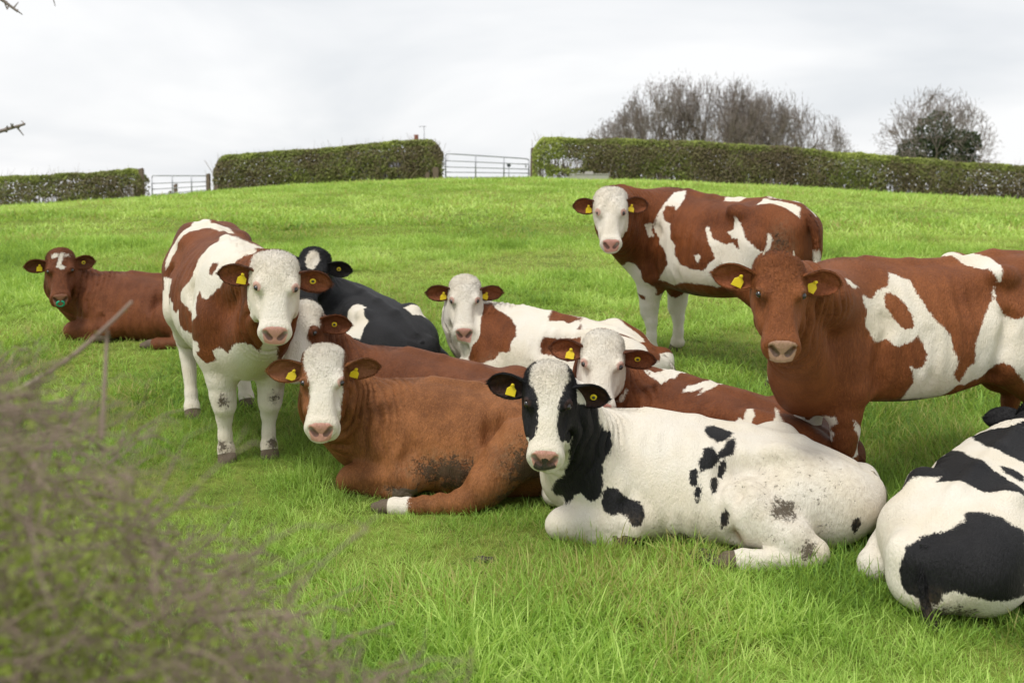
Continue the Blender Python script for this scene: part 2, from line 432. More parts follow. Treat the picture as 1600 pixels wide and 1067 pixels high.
        hdm = head_sdf(np.asfortranarray(hd(p), np.float32)) * np.float32(hs)
        d = smin(d, hdm, 0.045)
        return d
    h = spec.get('grid', 0.026)
    pts = [np.array([T[0][0]-.12, -.45, -.06]), np.array([T[0][-1]+.15, .45, P['trunk'][2][1]+.12])]
    allp = np.array([c for ch in legs for c, r in ch] + [hw((0, 0, 0)), hw((.5, 0, 0)), hw((.2, .15, -.2)), hw((.2, -.15, -.2))])
    lo = np.minimum(pts[0], allp.min(0)-.14); hi = np.maximum(pts[1], allp.max(0)+.14); lo[2] = max(lo[2], -.08)
    n = np.ceil((hi-lo)/h).astype(int)+1
    g = np.stack(np.meshgrid(*[lo[i]+h*np.arange(n[i]) for i in range(3)], indexing='ij'), -1).reshape(-1, 3).astype(np.float32)
    G = g.reshape(tuple(n) + (3,))
    fc = field(G[::4, ::4, ::4].reshape(-1, 3)); nc = [-(-int(k)//4) for k in n]; fc = fc.reshape(nc)
    f = fc.repeat(4, 0).repeat(4, 1).repeat(4, 2)[:n[0], :n[1], :n[2]].copy()
    near = np.abs(f) < h*4*1.9; f[near] = field(G[near]); f = f.astype(float)
    v, q = nets(f, lo, h)
    def project(v, it=3):
        e = 2e-3
        for _ in range(it):
            d = field(v)
            gr = np.stack([field(v + np.eye(3)[i]*e) - d for i in range(3)], 1) / e
            st = (d / np.maximum((gr*gr).sum(1), .2))[:, None]*gr
            ln = np.linalg.norm(st, axis=1, keepdims=True); st *= np.minimum(1, 0.02/np.maximum(ln, 1e-9)); v = v - st
        return v
    v = project(v, 2); v, q = quad_subdiv(v, q); v = project(v, 2)
    # refine the head
    qh = hd(v); inh = (qh[:, 0] > -.06) & (qh[:, 0] < .54) & (np.abs(qh[:, 1]) < .16) & (qh[:, 2] > -.22) & (qh[:, 2] < .06)
    me0 = mesh_np('tmp', v, q); bm = bmesh.new(); bm.from_mesh(me0); bpy.data.meshes.remove(me0)
    bm.verts.ensure_lookup_table()
    ed = [e for e in bm.edges if inh[e.verts[0].index] and inh[e.verts[1].index]]
    bmesh.ops.subdivide_edges(bm, edges=ed, cuts=1, use_grid_fill=True)
    bmesh.ops.triangulate(bm, faces=[f_ for f_ in bm.faces if len(f_.verts) > 4])
    bm.verts.ensure_lookup_table(); bm.faces.ensure_lookup_table()
    v = np.array([w.co[:] for w in bm.verts])
    qs = [[w.index for w in f_.verts] for f_ in bm.faces]; bm.free()
    q4 = np.array([x for x in qs if len(x) == 4]); q3 = np.array([x for x in qs if len(x) == 3]).reshape(-1, 3)
    v = project(v, 2)
    e = 2e-3
    N = np.stack([field(v + np.eye(3)[i]*e) - field(v - np.eye(3)[i]*e) for i in range(3)], 1); N /= np.linalg.norm(N, axis=1)[:, None]+1e-9
    # neck creases, ribs and loose skin: small displacement along the normal
    qh = hd(v)
    NB = nb*.6 + bk*.4; SK = (sk+th)/2; ax = SK-NB; Ln = np.linalg.norm(ax); ax = ax/Ln
    s_ = (v-NB) @ ax / Ln
    rad = np.linalg.norm((v-NB) - np.outer((v-NB) @ ax, ax), axis=1)
    dsk = np.linalg.norm(v-(SK*.75+up[7]*.25), axis=1)
    inneck = np.clip((dsk-.14)/.08, 0, 1)*np.clip((spec.get('fold_reach', .60)-dsk)/.30, 0, 1)*np.clip((-qh[:, 2]-.07)/.07, 0, 1)*np.clip((v[:, 2]-.14)/.12, 0, 1)*np.clip((v[:, 0]-.05)/.1, 0, 1)
    hx = hp[0]
    dfl = np.hypot(np.hypot(v[:, 0]-SK[0], v[:, 1]-SK[1]), (v[:, 2]-SK[2])*.45); ph = (dfl*1.05 + (v[:, 2]-hp[2])*spec.get('fold_slant', .10) + .012*np.sin(v[:, 2]*14+v[:, 0]*5) + .006*np.sin(v[:, 2]*37+1) + .010*np.sin(v[:, 0]*31))/spec.get('fold_step', .052)
    amp = .35+.65*np.sin(v[:, 2]*4.1+v[:, 0]*13.7+1.3)**2
    fold = (np.abs(np.sin(ph*math.pi))**0.55-.62)*amp
    v = v + N*(inneck*fold*spec.get('fold', .050))[:, None]
    if spec.get('ribs', 1):
        ri = np.clip((.34-np.abs(v[:, 0]+.06))/.12, 0, 1)*np.clip((np.abs(v[:, 1])-.16)/.06, 0, 1)
        v = v + N*(ri*np.sin(v[:, 0]*2*math.pi/(.088) + v[:, 2]*2.5+.4*np.sin(v[:, 2]*9))*.0036*(1.0*np.sin(v[:, 0]*7+v[:, 2]*5+1)**2+.6))[:, None]
    # creases that part the shoulder and thigh from the barrel, with small folds running beside them
    cr = [((.20, .37, .46), (.24, .38, .13), .016, .030), ((-.31, .40, .45), (-.27, .43, .10), .022, .035), ((-.40, .36, .47), (-.55, .42, .26), .010, .05), ((.02, .39, .40), (-.02, .41, .12), .006, .03)] if spec['pose'] == 'lie' else \
         [((.20, .28, 1.02), (.27, .26, .68), .013, .035), ((-.50, .27, 1.0), (-.44, .24, .70), .020, .04), ((.34, .25, .92), (.42, .22, .66), .008, .04), ((-.64, .23, .95), (-.60, .22, .74), .008, .05), ((.0, .31, .95), (-.03, .30, .66), .005, .03)]
    wv = v.copy(); wv[:, 0] += .012*np.sin(v[:, 2]*21)+.006*np.sin(v[:, 2]*47)
    for a_, b_, dp_, sg_ in cr:
        for sd in (1, -1):
            dd = cone(wv, (a_[0], a_[1]*sd, a_[2]), (b_[0], b_[1]*sd, b_[2]), 0, 0)
            v = v + N*(-1.5*dp_*np.exp(-(dd/sg_)**2) + dp_*.45*np.exp(-((dd-2.1*sg_)/sg_)**2))[:, None]*(qh[:, 2] < -.15)[:, None]
    lump = np.sin(v[:, 0]*13+1.7*np.sin(v[:, 2]*7))*np.sin(v[:, 1]*11+2*v[:, 2]*9)*.0025
    v = v + N*(lump*(qh[:, 2] < -.2))[:, None]
    nb_v = len(v)
    V = [v]; Q = [q4]; Tq = [q3]; inner = [np.zeros(nb_v)]; earf = [np.zeros(nb_v)]; NN = [N]
    # ears
    ears = []
    for s in (1, -1):
        ev, eq, ei = ear_mesh()
        es = spec.get('ears', {}).get(s, (2, 8, 20))   # up, back, twist
        sp = spec.get('ear_scale', 1.0)
        out = np.array([math.sin(R(-es[0]))*1.0, s*math.cos(R(es[0])), 0]); out = out + np.array([0, 0, -math.sin(R(es[1]))]); out /= np.linalg.norm(out)
        frt = np.array([0.45, 0, 1.0]); frt = frt - out*(frt @ out); frt /= np.linalg.norm(frt)
        upv = np.cross(out, frt); upv = upv if upv[0] < 0 else -upv
        tw = R(es[2]); frt2 = frt*math.cos(tw) - upv*math.sin(tw); upv2 = frt*math.sin(tw)+upv*math.cos(tw)
        B = np.stack([out, frt2, upv2], 1)
        base = np.array([0.072, s*0.088, -0.080])
        ehead = lambda e_, B=B, base=base: base + np.asarray(e_)*sp @ B.T
        ev2 = hw(ehead(ev))
        if np.linalg.det(B) < 0: eq = eq[:, ::-1]
        V.append(ev2); Q.append(eq + sum(len(x) for x in V[:-1])); inner.append(ei); earf.append(np.ones(len(ev)))
        NN.append(np.tile(HA[:, 2], (len(ev), 1)))
        ears.append((s, ehead, B))
    # tail
    tp = spline([fl(t) for t in P['tail']], 26); tr = np.interp(np.linspace(0, 1, 26), [0, .15, .6, .78, .9, 1], [.045, .03, .02, .035, .04, .012])*spec.get('tail_r', 1)
    tv, tq = tube_np(tp, tr, 9)
    V.append(tv); Q.append(tq + sum(len(x) for x in V[:-1])); inner.append(np.zeros(len(tv))); earf.append(np.full(len(tv), -1.0)); NN.append(np.tile([-1.0, 0, .2], (len(tv), 1)))
    V = np.concatenate(V); Q = np.concatenate(Q); inner = np.concatenate(inner); earf = np.concatenate(earf); NN = np.concatenate(NN)
    qh = hd(V)
    # ---- colour fields
    dist_head = np.maximum(head_sdf(qh)*hs, 0)
    is_head = (dist_head < .03) & (earf == 0)
    base = spec.get('base_white', -0.05)
    F = np.full(len(V), base)
    body_ok = earf != 1
    for pt in spec.get('patches', []):
        pts_ = np.array(pt['p'], float)
        m = np.array(pt['n'], float); m /= np.linalg.norm(m)
        a = np.cross(m, [0, 0, 1.0] if abs(m[2]) < .9 else [1.0, 0, 0]); a /= np.linalg.norm(a); b = np.cross(m, a)
        c0 = pts_.mean(0)
        for mir in ((1, -1) if spec.get('mirror', True) else (1,)):
            VV = V*np.array([1, mir, 1]); Nn = NN*np.array([1, mir, 1])
            sd = poly_sd(np.c_[(VV-c0) @ a, (VV-c0) @ b], np.c_[(pts_-c0) @ a, (pts_-c0) @ b])
            depth = (VV-c0) @ m
            ok = (Nn @ m > pt.get('min', -.15)) & (np.abs(depth) < spec.get('pdepth', .42)) & body_ok & ~(is_head if not pt.get('head') else False)
            sd = np.where(ok, sd, -.2)
            F = np.maximum(F, sd) if pt['w'] > 0 else np.minimum(F, -sd)
    lw_ = spec.get('leg_white')
    if lw_:
        F = np.maximum(F, np.where(body_ok, (lw_[0] if np.isscalar(lw_[0]) else np.where(V[:, 0] > 0, lw_[0][0], lw_[0][1])) - V[:, 2] + .05*np.sin(V[:, 0]*21)*np.sin(V[:, 1]*17), -1)) if lw_[1] > 0 else F
    for c, r in spec.get('socks', []): F = np.maximum(F, np.where(body_ok, (1-np.linalg.norm((V-np.array(c))/np.array(r), axis=1))*min(r), -1))
    if spec.get('front_dark'): F = np.minimum(F, np.where(body_ok, spec['front_dark']-V[:, 0]+.04*np.sin(V[:, 1]*13), 1))
    fm = spec.get('facemask')
    if fm is not None:
        hv = (qh[:, 2] > -.26) & (qh[:, 0] > -.08) & (dist_head < .03) & (earf == 0)
        Fm = fm(qh)
        # fade out where the head joins the neck
        F = np.where(hv, Fm, F)
    ew = spec.get('ear_white', -.05)
    F = np.where(earf == 1, ew, F)
    tw_ = spec.get('tail_white')
    if tw_: F = np.where(earf == -1, np.interp(V[:, 2], *tw_), F)
    F = np.clip(F, -.06, .06)
    mz = np.c_[(qh[:, 0]-.452)/.050, qh[:, 1]/.070, (qh[:, 2]+.078)/.062]
    pdt = (qh-PADP) @ PADN
    pink = np.minimum.reduce([.066 - np.abs(qh[:, 1]) - .30*np.clip(-.06-qh[:, 2], 0, 1), (pdt+.013)*1.3, (qh[:, 2]+.110), (qh[:, 0]-.44)*2])
    eyep = .042 - np.sqrt(((np.c_[qh[:, 0], np.abs(qh[:, 1]), qh[:, 2]] - EYE)**2).sum(1)*[1])
    nost = .021 - np.minimum(cone(np.c_[qh[:, 0], np.abs(qh[:, 1]), qh[:, 2]], NOS[0], NOS[1], 0.0, 0.0), 1)
    hoof = np.full(len(V), -.05); mud = np.zeros(len(V)); 
    for ch in legs:
        c1 = np.array(ch[-1][0]); c2 = np.array(ch[-2][0]); axh = c1-c2; ln = np.linalg.norm(axh); axh /= ln
        tt = (V-c2) @ axh; rr = np.linalg.norm(V-c2-np.outer(tt, axh), axis=1)
        hoof = np.maximum(hoof, np.where((rr < .062) & (tt < ln+.085) & (tt > 0), np.minimum(tt-ln*.35, .05), -.05))
    for c, r, *mx_ in spec.get('mud', []):
        mud = np.maximum(mud, np.clip(1-np.linalg.norm((V-np.array(c))/np.array(r), axis=1), 0, mx_[0] if mx_ else 1))
    low = np.clip((.16-V[:, 2])/.16, 0, 1)*.45
    mud = np.maximum(mud, low)
    skin = np.zeros(len(V))
    for c, r in spec.get('skin', []): skin = np.maximum(skin, np.clip(1.3-1.3*np.linalg.norm((V-np.array(c))/np.array(r), axis=1), 0, 1))
    root = empty('cow', tuple(loc)); root.rotation_euler = (0, 0, yaw)
    tag(root, spec['label'], 'cow', 'young cattle in the field')
    me = mesh_np('body', place(V), [Q] + ([q3] if len(q3) else []))
    ers = spec.get('tail_r', 1)
    at = [('white', F), ('inner', inner), ('ear', earf), ('pink', np.clip(pink, -.5, .5)), ('eyepink', eyep), ('nostril', np.clip(nost, -.02, .02)), ('hoof', hoof), ('mud', mud), ('skin', skin),
          ('headx', np.where(is_head, qh[:, 0], -1)), ('heady', qh[:, 1])]
    for nm, a in at: fattr(me, nm, a)
    link('body', me, mats['coat'], root)
    # ---- hair: fine blades lying along the skin, longer and curled on the forehead, ear rims and crest
    n_h = spec.get('hairs', 60000)
    if n_h:
        rg = np.random.default_rng(sum(map(ord, key)))
        tri = np.concatenate([Q[:, :3], Q[:, [0, 2, 3]]] + ([q3] if len(q3) else []))
        e1 = V[tri[:, 1]]-V[tri[:, 0]]; e2 = V[tri[:, 2]]-V[tri[:, 0]]; fn = np.cross(e1, e2); ar = np.linalg.norm(fn, axis=1)/2; fn /= 2*ar[:, None]+1e-12
        ctr = V[tri].mean(1); hq = hd(ctr); tih = is_head[tri].all(1)
        vdir = Rz.T @ (np.array([0, 0, CAM_Z]) - loc); vdir[2] = .9; vdir /= np.linalg.norm(vdir)
        wgt = ar*np.where(fn @ vdir > -.25, 1, .22)
        fore = tih & (hq[:, 0] < .36) & (hq[:, 2] > -.10)
        wgt *= np.where(fore, 1.2+.8*np.clip((.26-hq[:, 0])/.2, 0, 1), 1)*np.where(tih & ~fore, 1.6, 1)
        et = earf[tri].max(1); wgt *= np.where(et == 1, 2.2, 1)*np.where(et == -1, 3.0, 1)
        bad = (pink[tri].max(1) > -.004) | (hoof[tri].max(1) > 0) | (eyep[tri].max(1) > .012) | (ctr[:, 2] < .03) | (skin[tri].max(1) > .5)
        wgt[bad] = 0
        ti = rg.choice(len(tri), n_h, p=wgt/wgt.sum())
        r1 = np.sqrt(rg.random(n_h)); r2 = rg.random(n_h); bc = np.c_[1-r1, r1*(1-r2), r1*r2]
        T3 = tri[ti]; pos = (V[T3]*bc[:, :, None]).sum(1); nn = fn[ti]; hq = hd(pos)
        ih = tih[ti]; fo = fore[ti]; er = et[ti]
        d_ = np.tile([-.72, 0, -.70], (n_h, 1)); 
        lowleg = (pos[:, 2] < (.55 if spec['pose'] == 'stand' else .12)) & ~ih; d_[lowleg] = [-.1, 0, -1]
        hdir = np.c_[(hq[:, 0]-.155)*7, hq[:, 1]*5, np.zeros(n_h)] @ HA.T; d_[ih] = hdir[ih]
        for s_e, ehead, B in ears:
            sel = (er == 1) & (hq[:, 1]*s_e > 0); od = (HA @ B[:, 0]); d_[sel] = od
        d_[er == -1] = [-.15, 0, -1]
        d_ += rg.normal(0, .22, (n_h, 3)) + .35*np.c_[np.sin(pos[:, 1]*31+pos[:, 2]*23), np.sin(pos[:, 0]*27+pos[:, 2]*17), np.sin(pos[:, 0]*19+pos[:, 1]*29)]*np.where(fo, 1.6, .6)[:, None]
        d_ -= nn*(d_*nn).sum(1)[:, None]; d_ /= np.linalg.norm(d_, axis=1)[:, None]+1e-9
        ycr = np.interp(pos[:, 0], T[0], T[5]); crest = (nn[:, 2] > .6) & (pos[:, 0] > .16+.1*rg.random(n_h)) & (np.abs(pos[:, 1]-ycr) < .075*rg.random(n_h)**1.5) & ~ih & (er == 0)
        Lh = np.full(n_h, .014); Lh[ih] = .009; fx_ = np.clip((.30-hq[:, 0])/.28, 0, 1); Lh[fo] = (.007+.014*fx_)[fo]; Lh[crest] = .020; Lh[er == 1] = .013; Lh[er == -1] = .04
        inn_h = (inner[T3]*bc).sum(1); Lh[(er == 1) & (inn_h < .25)] = .020; Lh[(er == 1) & (inn_h >= .25)] = .024
        poll = fo & (hq[:, 0] < .05); Lh[poll] = (.021+.05*np.clip(.05-hq[:, 0], 0, .1))[poll]
        Lh *= rg.uniform(.6, 1.25, n_h)*spec.get('hair_len', 1.0)
        lift = np.full(n_h, .20); lift[fo] = (.12+.22*fx_)[fo]; lift[crest] = .38; lift[er == 1] = .30; lift[poll] = (.34+3*np.clip(.05-hq[:, 0], 0, .09))[poll]; lift[lowleg] = .1
        lift *= rg.uniform(.5, 1.5, n_h)
        wd = spec.get('hair_w', .0021)*rg.uniform(.8, 1.3, n_h)
        sd_ = np.cross(nn, d_)
        p0 = pos - nn*.0015; dirv = d_ + nn*lift[:, None]
        curl = sd_*(rg.normal(0, .5, n_h)*np.where(fo, 1.3, .3))[:, None]
        pm = p0 + dirv*(Lh*.5)[:, None] + nn*(Lh*.06)[:, None]; pt_ = p0 + (d_*.95 + nn*(lift*.35)[:, None] + curl)*Lh[:, None]
        a0 = p0 - sd_*(wd/2)[:, None]; a1 = p0 + sd_*(wd/2)[:, None]; m0 = pm - sd_*(wd*.4)[:, None]; m1 = pm + sd_*(wd*.4)[:, None]
        lg = fo | crest | (er == -1)
        k1 = np.flatnonzero(~lg); k2 = np.flatnonzero(lg)
        HV = np.concatenate([np.stack([a0[k1], a1[k1], pt_[k1]], 1).reshape(-1, 3), np.stack([a0[k2], a1[k2], m1[k2], m0[k2], pt_[k2]], 1).reshape(-1, 3)])
        b1 = np.arange(len(k1))*3; b2 = len(k1)*3 + np.arange(len(k2))*5
        HT = np.concatenate([np.stack([b1+1, b1, b1+2], 1), np.stack([b2+2, b2+3, b2+4], 1)]); HQ = np.stack([b2+3, b2+2, b2+1, b2], 1)
        hm = mesh_np('coat', place(HV), [HQ, HT] if len(HQ) else [HT], smooth=True)
        hn = nn + rg.normal(0, .28, (n_h, 3)); hn /= np.linalg.norm(hn, axis=1)[:, None]
        hm.normals_split_custom_set_from_vertices(np.concatenate([np.repeat(hn[k1], 3, 0), np.repeat(hn[k2], 5, 0)]))
        for nm, a in at:
            av = (np.asarray(a)[T3]*bc).sum(1); fattr(hm, nm, np.concatenate([np.repeat(av[k1], 3), np.repeat(av[k2], 5)]))
        ho = link('coat', hm, mats['coat'], root); ho['kind'] = 'stuff'
    # eyes
    for s in (1, -1):
        bm = bmesh.new(); bmesh.ops.create_uvsphere(bm, u_segments=16, v_segments=10, radius=1.0)
        vv = np.array([w.co[:] for w in bm.verts])*[.0205, .0165, .0150]
        vv = hw(vv + np.array([EYE[0]+.001, s*(EYE[1]-.0085), EYE[2]-.0085]))
        vv = place(vv)
        for w, c in zip(bm.verts, vv): w.co = c
        for f_ in bm.faces: f_.smooth = True
        bmesh.ops.recalc_face_normals(bm, faces=bm.faces)
        em = bpy.data.meshes.new('eye'); bm.to_mesh(em); bm.free(); link('eye', em, mats['eye'], root)
    # ear tags
    for s, ehead, B in ears:
        for (kind, u_, w_, rot) in spec.get('tags', {}).get(s, []):
            poly = TAG_FLAG if kind == 'flag' else TAG_ROUND
            tv, tq, caps = extrude_poly(poly, .0022)
            ca, sa = math.cos(R(rot)), math.sin(R(rot))
            loc2 = np.c_[tv[:, 0]*ca - tv[:, 1]*sa, tv[:, 0]*sa + tv[:, 1]*ca]
            yy = tv[:, 2] - .012*math.sin(u_*math.pi) + .16*np.abs(loc2[:, 1]+w_)
            pe = np.c_[EAR_L*u_ + loc2[:, 0], yy + .012, w_ + loc2[:, 1]]
            me2 = bpy.data.meshes.new('ear_tag')
            me2.from_pydata([tuple(c) for c in place(hw(ehead(pe)))], [], [tuple(x) for x in tq] + [tuple(c) for c in caps]); me2.update()
            link('ear_tag', me2, mats['tag'], root)
            # stud
            st_c = np.array([EAR_L*u_, yy.mean()+.018, w_]) + (np.array([-math.sin(R(rot))*.022, 0, math.cos(R(rot))*.022]) if kind == 'flag' else 0)
            a = np.arange(10)*math.pi/5; ring = []
            for rr_, dd in ((.0085, -.006), (.0085, .002), (.005, .004)): ring.append(np.c_[rr_*np.cos(a), np.full(10, dd), rr_*np.sin(a)])
            rv = np.concatenate(ring) + st_c; k = np.arange(10); k2 = (k+1) % 10
            fq = [tuple(x) for x in np.concatenate([np.stack([o+k, o+k2, o+10+k2, o+10+k], 1) for o in (0, 10)])] + [tuple(range(20, 30))]
            me3 = bpy.data.meshes.new('tag_stud'); me3.from_pydata([tuple(c) for c in place(hw(ehead(rv)))], [], fq); me3.update()
            link('tag_stud', me3, mats['tag_dark'] if kind == 'round' else mats['tag'], root)
    if spec.get('nose_ring'):                                 # spiked anti-suckling ring clipped into the nostrils
        a = np.linspace(.25, 2*math.pi-.25, 22)
        rv, rq = tube_np(hw(np.c_[.492+.0*a, .031*np.sin(a), -.088-.026*np.cos(a)*-1]+np.c_[.018-.012*np.cos(a), 0*a, 0*a]), .0075, 8)
        link('nose_ring', mesh_np('nose_ring', place(rv), rq), M_RING, root)
        bars = [tube_np(hw(np.array([(.512, sgn*.012, -.108), (.525, sgn*.016, -.122)])), [.006, .002], 6) for sgn in (-2, -1, 0, 1, 2)]
        link('ring_spikes', mesh_np('ring_spikes', place(np.concatenate([b_[0] for b_ in bars])), np.concatenate([b_[1]+12*i for i, b_ in enumerate(bars)])), M_RING, root)['kind'] = 'stuff'
    if spec.get('horns'):
        for sg in (-1, 1):
            hv, hq_ = tube_np(hw(spline([(-.005, sg*.060, -.035), (-.035, sg*.070, -.020), (-.062, sg*.066, .002)], 8)), np.linspace(.011, .003, 8), 8)
            link('horn', mesh_np('horn', place(hv), hq_), M_HORN, root)
    COWS[key] = dict(root=root, hw=hw, hd=hd, place=place, to_local=to_local, field=field, HA=HA, V=V, N=NN, F=F, nbv=nb_v, qh=qh, Rz=Rz, loc=loc, gl=gl, S=S, is_head=is_head, ears=ears)
    return root
# ---------------------------------------------------------------- node helpers
class NT:
    def __init__(self, name):
        self.m = bpy.data.materials.new(name); self.m.use_nodes = True
        self.t = self.m.node_tree; self.n = self.t.nodes; self.l = self.t.links
        for x in list(self.n): self.n.remove(x)
        self.out = self.n.new('ShaderNodeOutputMaterial')
    def node(self, typ, ins=None, **kw):
        x = self.n.new('ShaderNode' + typ)
        for k, v in kw.items(): setattr(x, k, v)
        for k, v in (ins or {}).items(): self.put(x.inputs[k], v)
        return x
    def put(self, sock, v):
        if hasattr(v, 'links'): self.l.new(v, sock)
        elif hasattr(v, 'outputs'): self.l.new(v.outputs[0], sock)
        else: sock.default_value = v
    def attr(self, n): return self.node('Attribute', attribute_name=n).outputs['Fac']
    def math(self, op, a, b=0.0, c=None, clamp=False):
        x = self.node('Math', operation=op, use_clamp=clamp); self.put(x.inputs[0], a); self.put(x.inputs[1], b)
        if c is not None: self.put(x.inputs[2], c)
        return x.outputs[0]
    def step(self, v, lo, hi, a=0.0, b=1.0):
        x = self.node('MapRange', interpolation_type='SMOOTHSTEP'); self.put(x.inputs[0], v)
        for i, k in enumerate((lo, hi, a, b)): self.put(x.inputs[i+1], k)
        return x.outputs[0]
    def noise(self, vec, scale, detail=3.0, rough=.5):
        x = self.node('TexNoise', {'Scale': scale, 'Detail': detail, 'Roughness': rough})
        if vec is not None: self.put(x.inputs['Vector'], vec)
        return x.outputs['Fac']
    def mapping(self, vec, scale, rot=(0, 0, 0)):
        x = self.node('Mapping'); self.put(x.inputs['Vector'], vec); x.inputs['Scale'].default_value = scale; x.inputs['Rotation'].default_value = rot
        return x.outputs[0]
    def mix(self, f, a, b, blend='MIX'):
        x = self.node('Mix', data_type='RGBA', blend_type=blend); self.put(x.inputs['Factor'], f)
        for s, v in (('A', a), ('B', b)):
            if isinstance(v, tuple) and len(v) == 3: v = v + (1,)
            self.put(x.inputs[s], v)
        return x.outputs['Result']
    def bump(self, h, s, d, nrm=None):
        x = self.node('Bump', {'Strength': s, 'Distance': d}); self.put(x.inputs['Height'], h)
        if nrm is not None: self.put(x.inputs['Normal'], nrm)
        return x.outputs[0]
    def bsdf(self, **ins):
        x = self.node('BsdfPrincipled')
        for k, v in ins.items(): 
            if isinstance(v, tuple) and len(v) == 3 and k.replace('_', ' ') in ('Base Color', 'Sheen Tint', 'Emission Color'): v = v + (1,)
            self.put(x.inputs[k.replace('_', ' ')], v)
        self.l.new(x.outputs[0], self.out.inputs['Surface']); return x

def simple(name, col, rough=.6, metal=0.0, var=0.0, scale=8.0, bump=0.0):
    m = NT(name); c = m.node('TexCoord').outputs['Object']
    base = col
    n = m.noise(c, scale, 5.0, .6)
    if var: base = m.mix(n, tuple(x*(1-var) for x in col), tuple(min(1, x*(1+var)) for x in col))
    b = m.bsdf(Base_Color=base, Roughness=rough, Metallic=metal)
    if bump: m.l.new(m.bump(n, bump, .02), b.inputs['Normal'])
    return m.m

def coat_material(name, dark, dark2, white=(.74, .69, .60), nose=(.70, .35, .29), nose2=None, earcol=None, earin=None):
    """short hair: hide colour by the white-patch field, ragged edges along the lie of the hair, nose, hooves and mud"""
    m = NT(name)
    P = m.node('TexCoord').outputs['Object']
    W = m.attr('white'); headx = m.attr('headx'); ear = m.attr('ear')
    n1 = m.noise(P, 34.0, 3.0, .55); n2 = m.noise(m.mapping(P, (170, 170, 42)), 1.0, 2.0, .6)
    w = m.math('ADD', W, m.math('MULTIPLY', m.math('SUBTRACT', n1, .5), .026))
    w = m.math('ADD', w, m.math('MULTIPLY', m.math('SUBTRACT', n2, .5), .030))
    wf = m.step(w, -.0055, .0055)
    big = m.noise(P, 3.2, 4.0, .6); med = m.noise(m.mapping(P, (16, 16, 7)), 1.0, 4.0, .6); fine = m.noise(m.mapping(P, (330, 330, 60)), 1.0, 2.0, .6)
    dk = m.mix(m.step(big, .35, .66), dark, dark2)
    dk = m.mix(m.math('MULTIPLY', m.step(med, .4, .8), .35), dk, tuple(x*1.35 for x in dark2))
    dk = m.mix(m.math('MULTIPLY', m.step(fine, .45, .75), .30), dk, tuple(x*1.7 + .004 for x in dark2))
    if earcol is not None:
        dk = m.mix(m.step(ear, .5, .6), dk, earcol)
    lay = m.noise(m.mapping(P, (105, 105, 24), (0.0, .45, 0)), 1.0, 3.0, .6); dk = m.mix(m.math('MULTIPLY', m.step(lay, .42, .72), .34), dk, tuple(x*.52 for x in dark)); dk = m.mix(m.math('MULTIPLY', m.step(lay, .46, .28), .30), dk, tuple(x*1.55+.002 for x in dark2))
    wh = m.mix(m.step(big, .30, .72), white, tuple(x*y for x, y in zip(white, (.95, .91, .83))))
    wh = m.mix(m.math('MULTIPLY', m.step(lay, .50, .75), .22), wh, tuple(x*y for x, y in zip(white, (.86, .83, .76)))); wh = m.mix(m.math('MULTIPLY', m.step(fine, .5, .8), .25), wh, tuple(x*.78 for x in white))
    col = m.mix(wf, dk, wh)
    if earin is not None:
        inn = m.attr('inner'); en = m.noise(P, 60, 3, .6)
        col = m.mix(m.math('MULTIPLY', inn, m.step(en, .25, .7, .45, .95)), col, earin)
    # bare skin in the flank
    col = m.mix(m.math('MULTIPLY', m.step(m.math('ADD', m.attr('skin'), m.math('MULTIPLY', m.math('SUBTRACT', big, .5), .7)), .25, .75), .8), col, (.42, .24, .14))
    # mud and dung
    mu = m.attr('mud'); mn = m.noise(P, 26, 5, .68)
    mn2 = m.noise(P, 85, 4, .7); mk = m.step(m.math('SUBTRACT', m.math('ADD', m.math('MULTIPLY', mu, .62), m.math('ADD', m.math('MULTIPLY', mn, .75), m.math('MULTIPLY', mn2, .65))), 1.02), .0, .16)
    stain = m.math('MULTIPLY', m.step(mu, .05, .8), m.math('MULTIPLY', m.step(n1, .3, .7), .55))
    col = m.mix(stain, col, (.22, .155, .09)); col = m.mix(m.math('MULTIPLY', mk, .9), col, (.060, .042, .025))
    # eyelids, nose and hooves
    ep = m.attr('eyepink')
    col = m.mix(m.math('MULTIPLY', m.step(ep, .004, .012), m.math('MULTIPLY_ADD', wf, .75, .12)), col, m.mix(wf, tuple(x*.45 for x in nose), (.55, .30, .24)))
    pk = m.attr('pink'); pn = m.noise(P, 55, 3, .6); pf = m.step(m.math('ADD', pk, m.math('MULTIPLY', m.math('SUBTRACT', pn, .5), .012)), -.002, .004)
    nz = nose if nose2 is None else m.mix(m.step(m.math('SUBTRACT', m.math('ADD', headx, m.math('MULTIPLY', m.math('SUBTRACT', pn, .5), .05)), m.math('MULTIPLY', m.math('ABSOLUTE', m.attr('heady')), .55)), .466, .470), nose, nose2)
    nz = m.mix(m.math('MULTIPLY', m.step(m.noise(P, 240, 2, .5), .5, .7), .25), nz, tuple(x*.7 for x in nose))
    col = m.mix(pf, col, nz)
    nt = m.step(m.attr('nostril'), .001, .008); col = m.mix(m.math('MULTIPLY', nt, .85), col, tuple(x*.16 for x in nose))
    hf = m.step(m.attr('hoof'), .0, .006); col = m.mix(hf, col, m.mix(mn, (.05, .04, .03), (.20, .15, .10)))
    rough = m.mix(pf, m.mix(wf, (.58,)*3, (.70,)*3), (.32,)*3)
    h1 = m.math('MULTIPLY', fine, .35); h2 = m.math('MULTIPLY', n2, .5); h3 = m.math('MULTIPLY', m.noise(P, 60, 3, .6), .22)
    hh = m.math('ADD', m.math('ADD', m.math('ADD', h1, h2), h3), m.math('MULTIPLY', lay, 1.1))
    bp = m.bump(hh, .75, .009)
    bp = m.bump(mk, .6, .012, bp)
    sh = m.mix(wf, (.0,)*3, (.08,)*3)
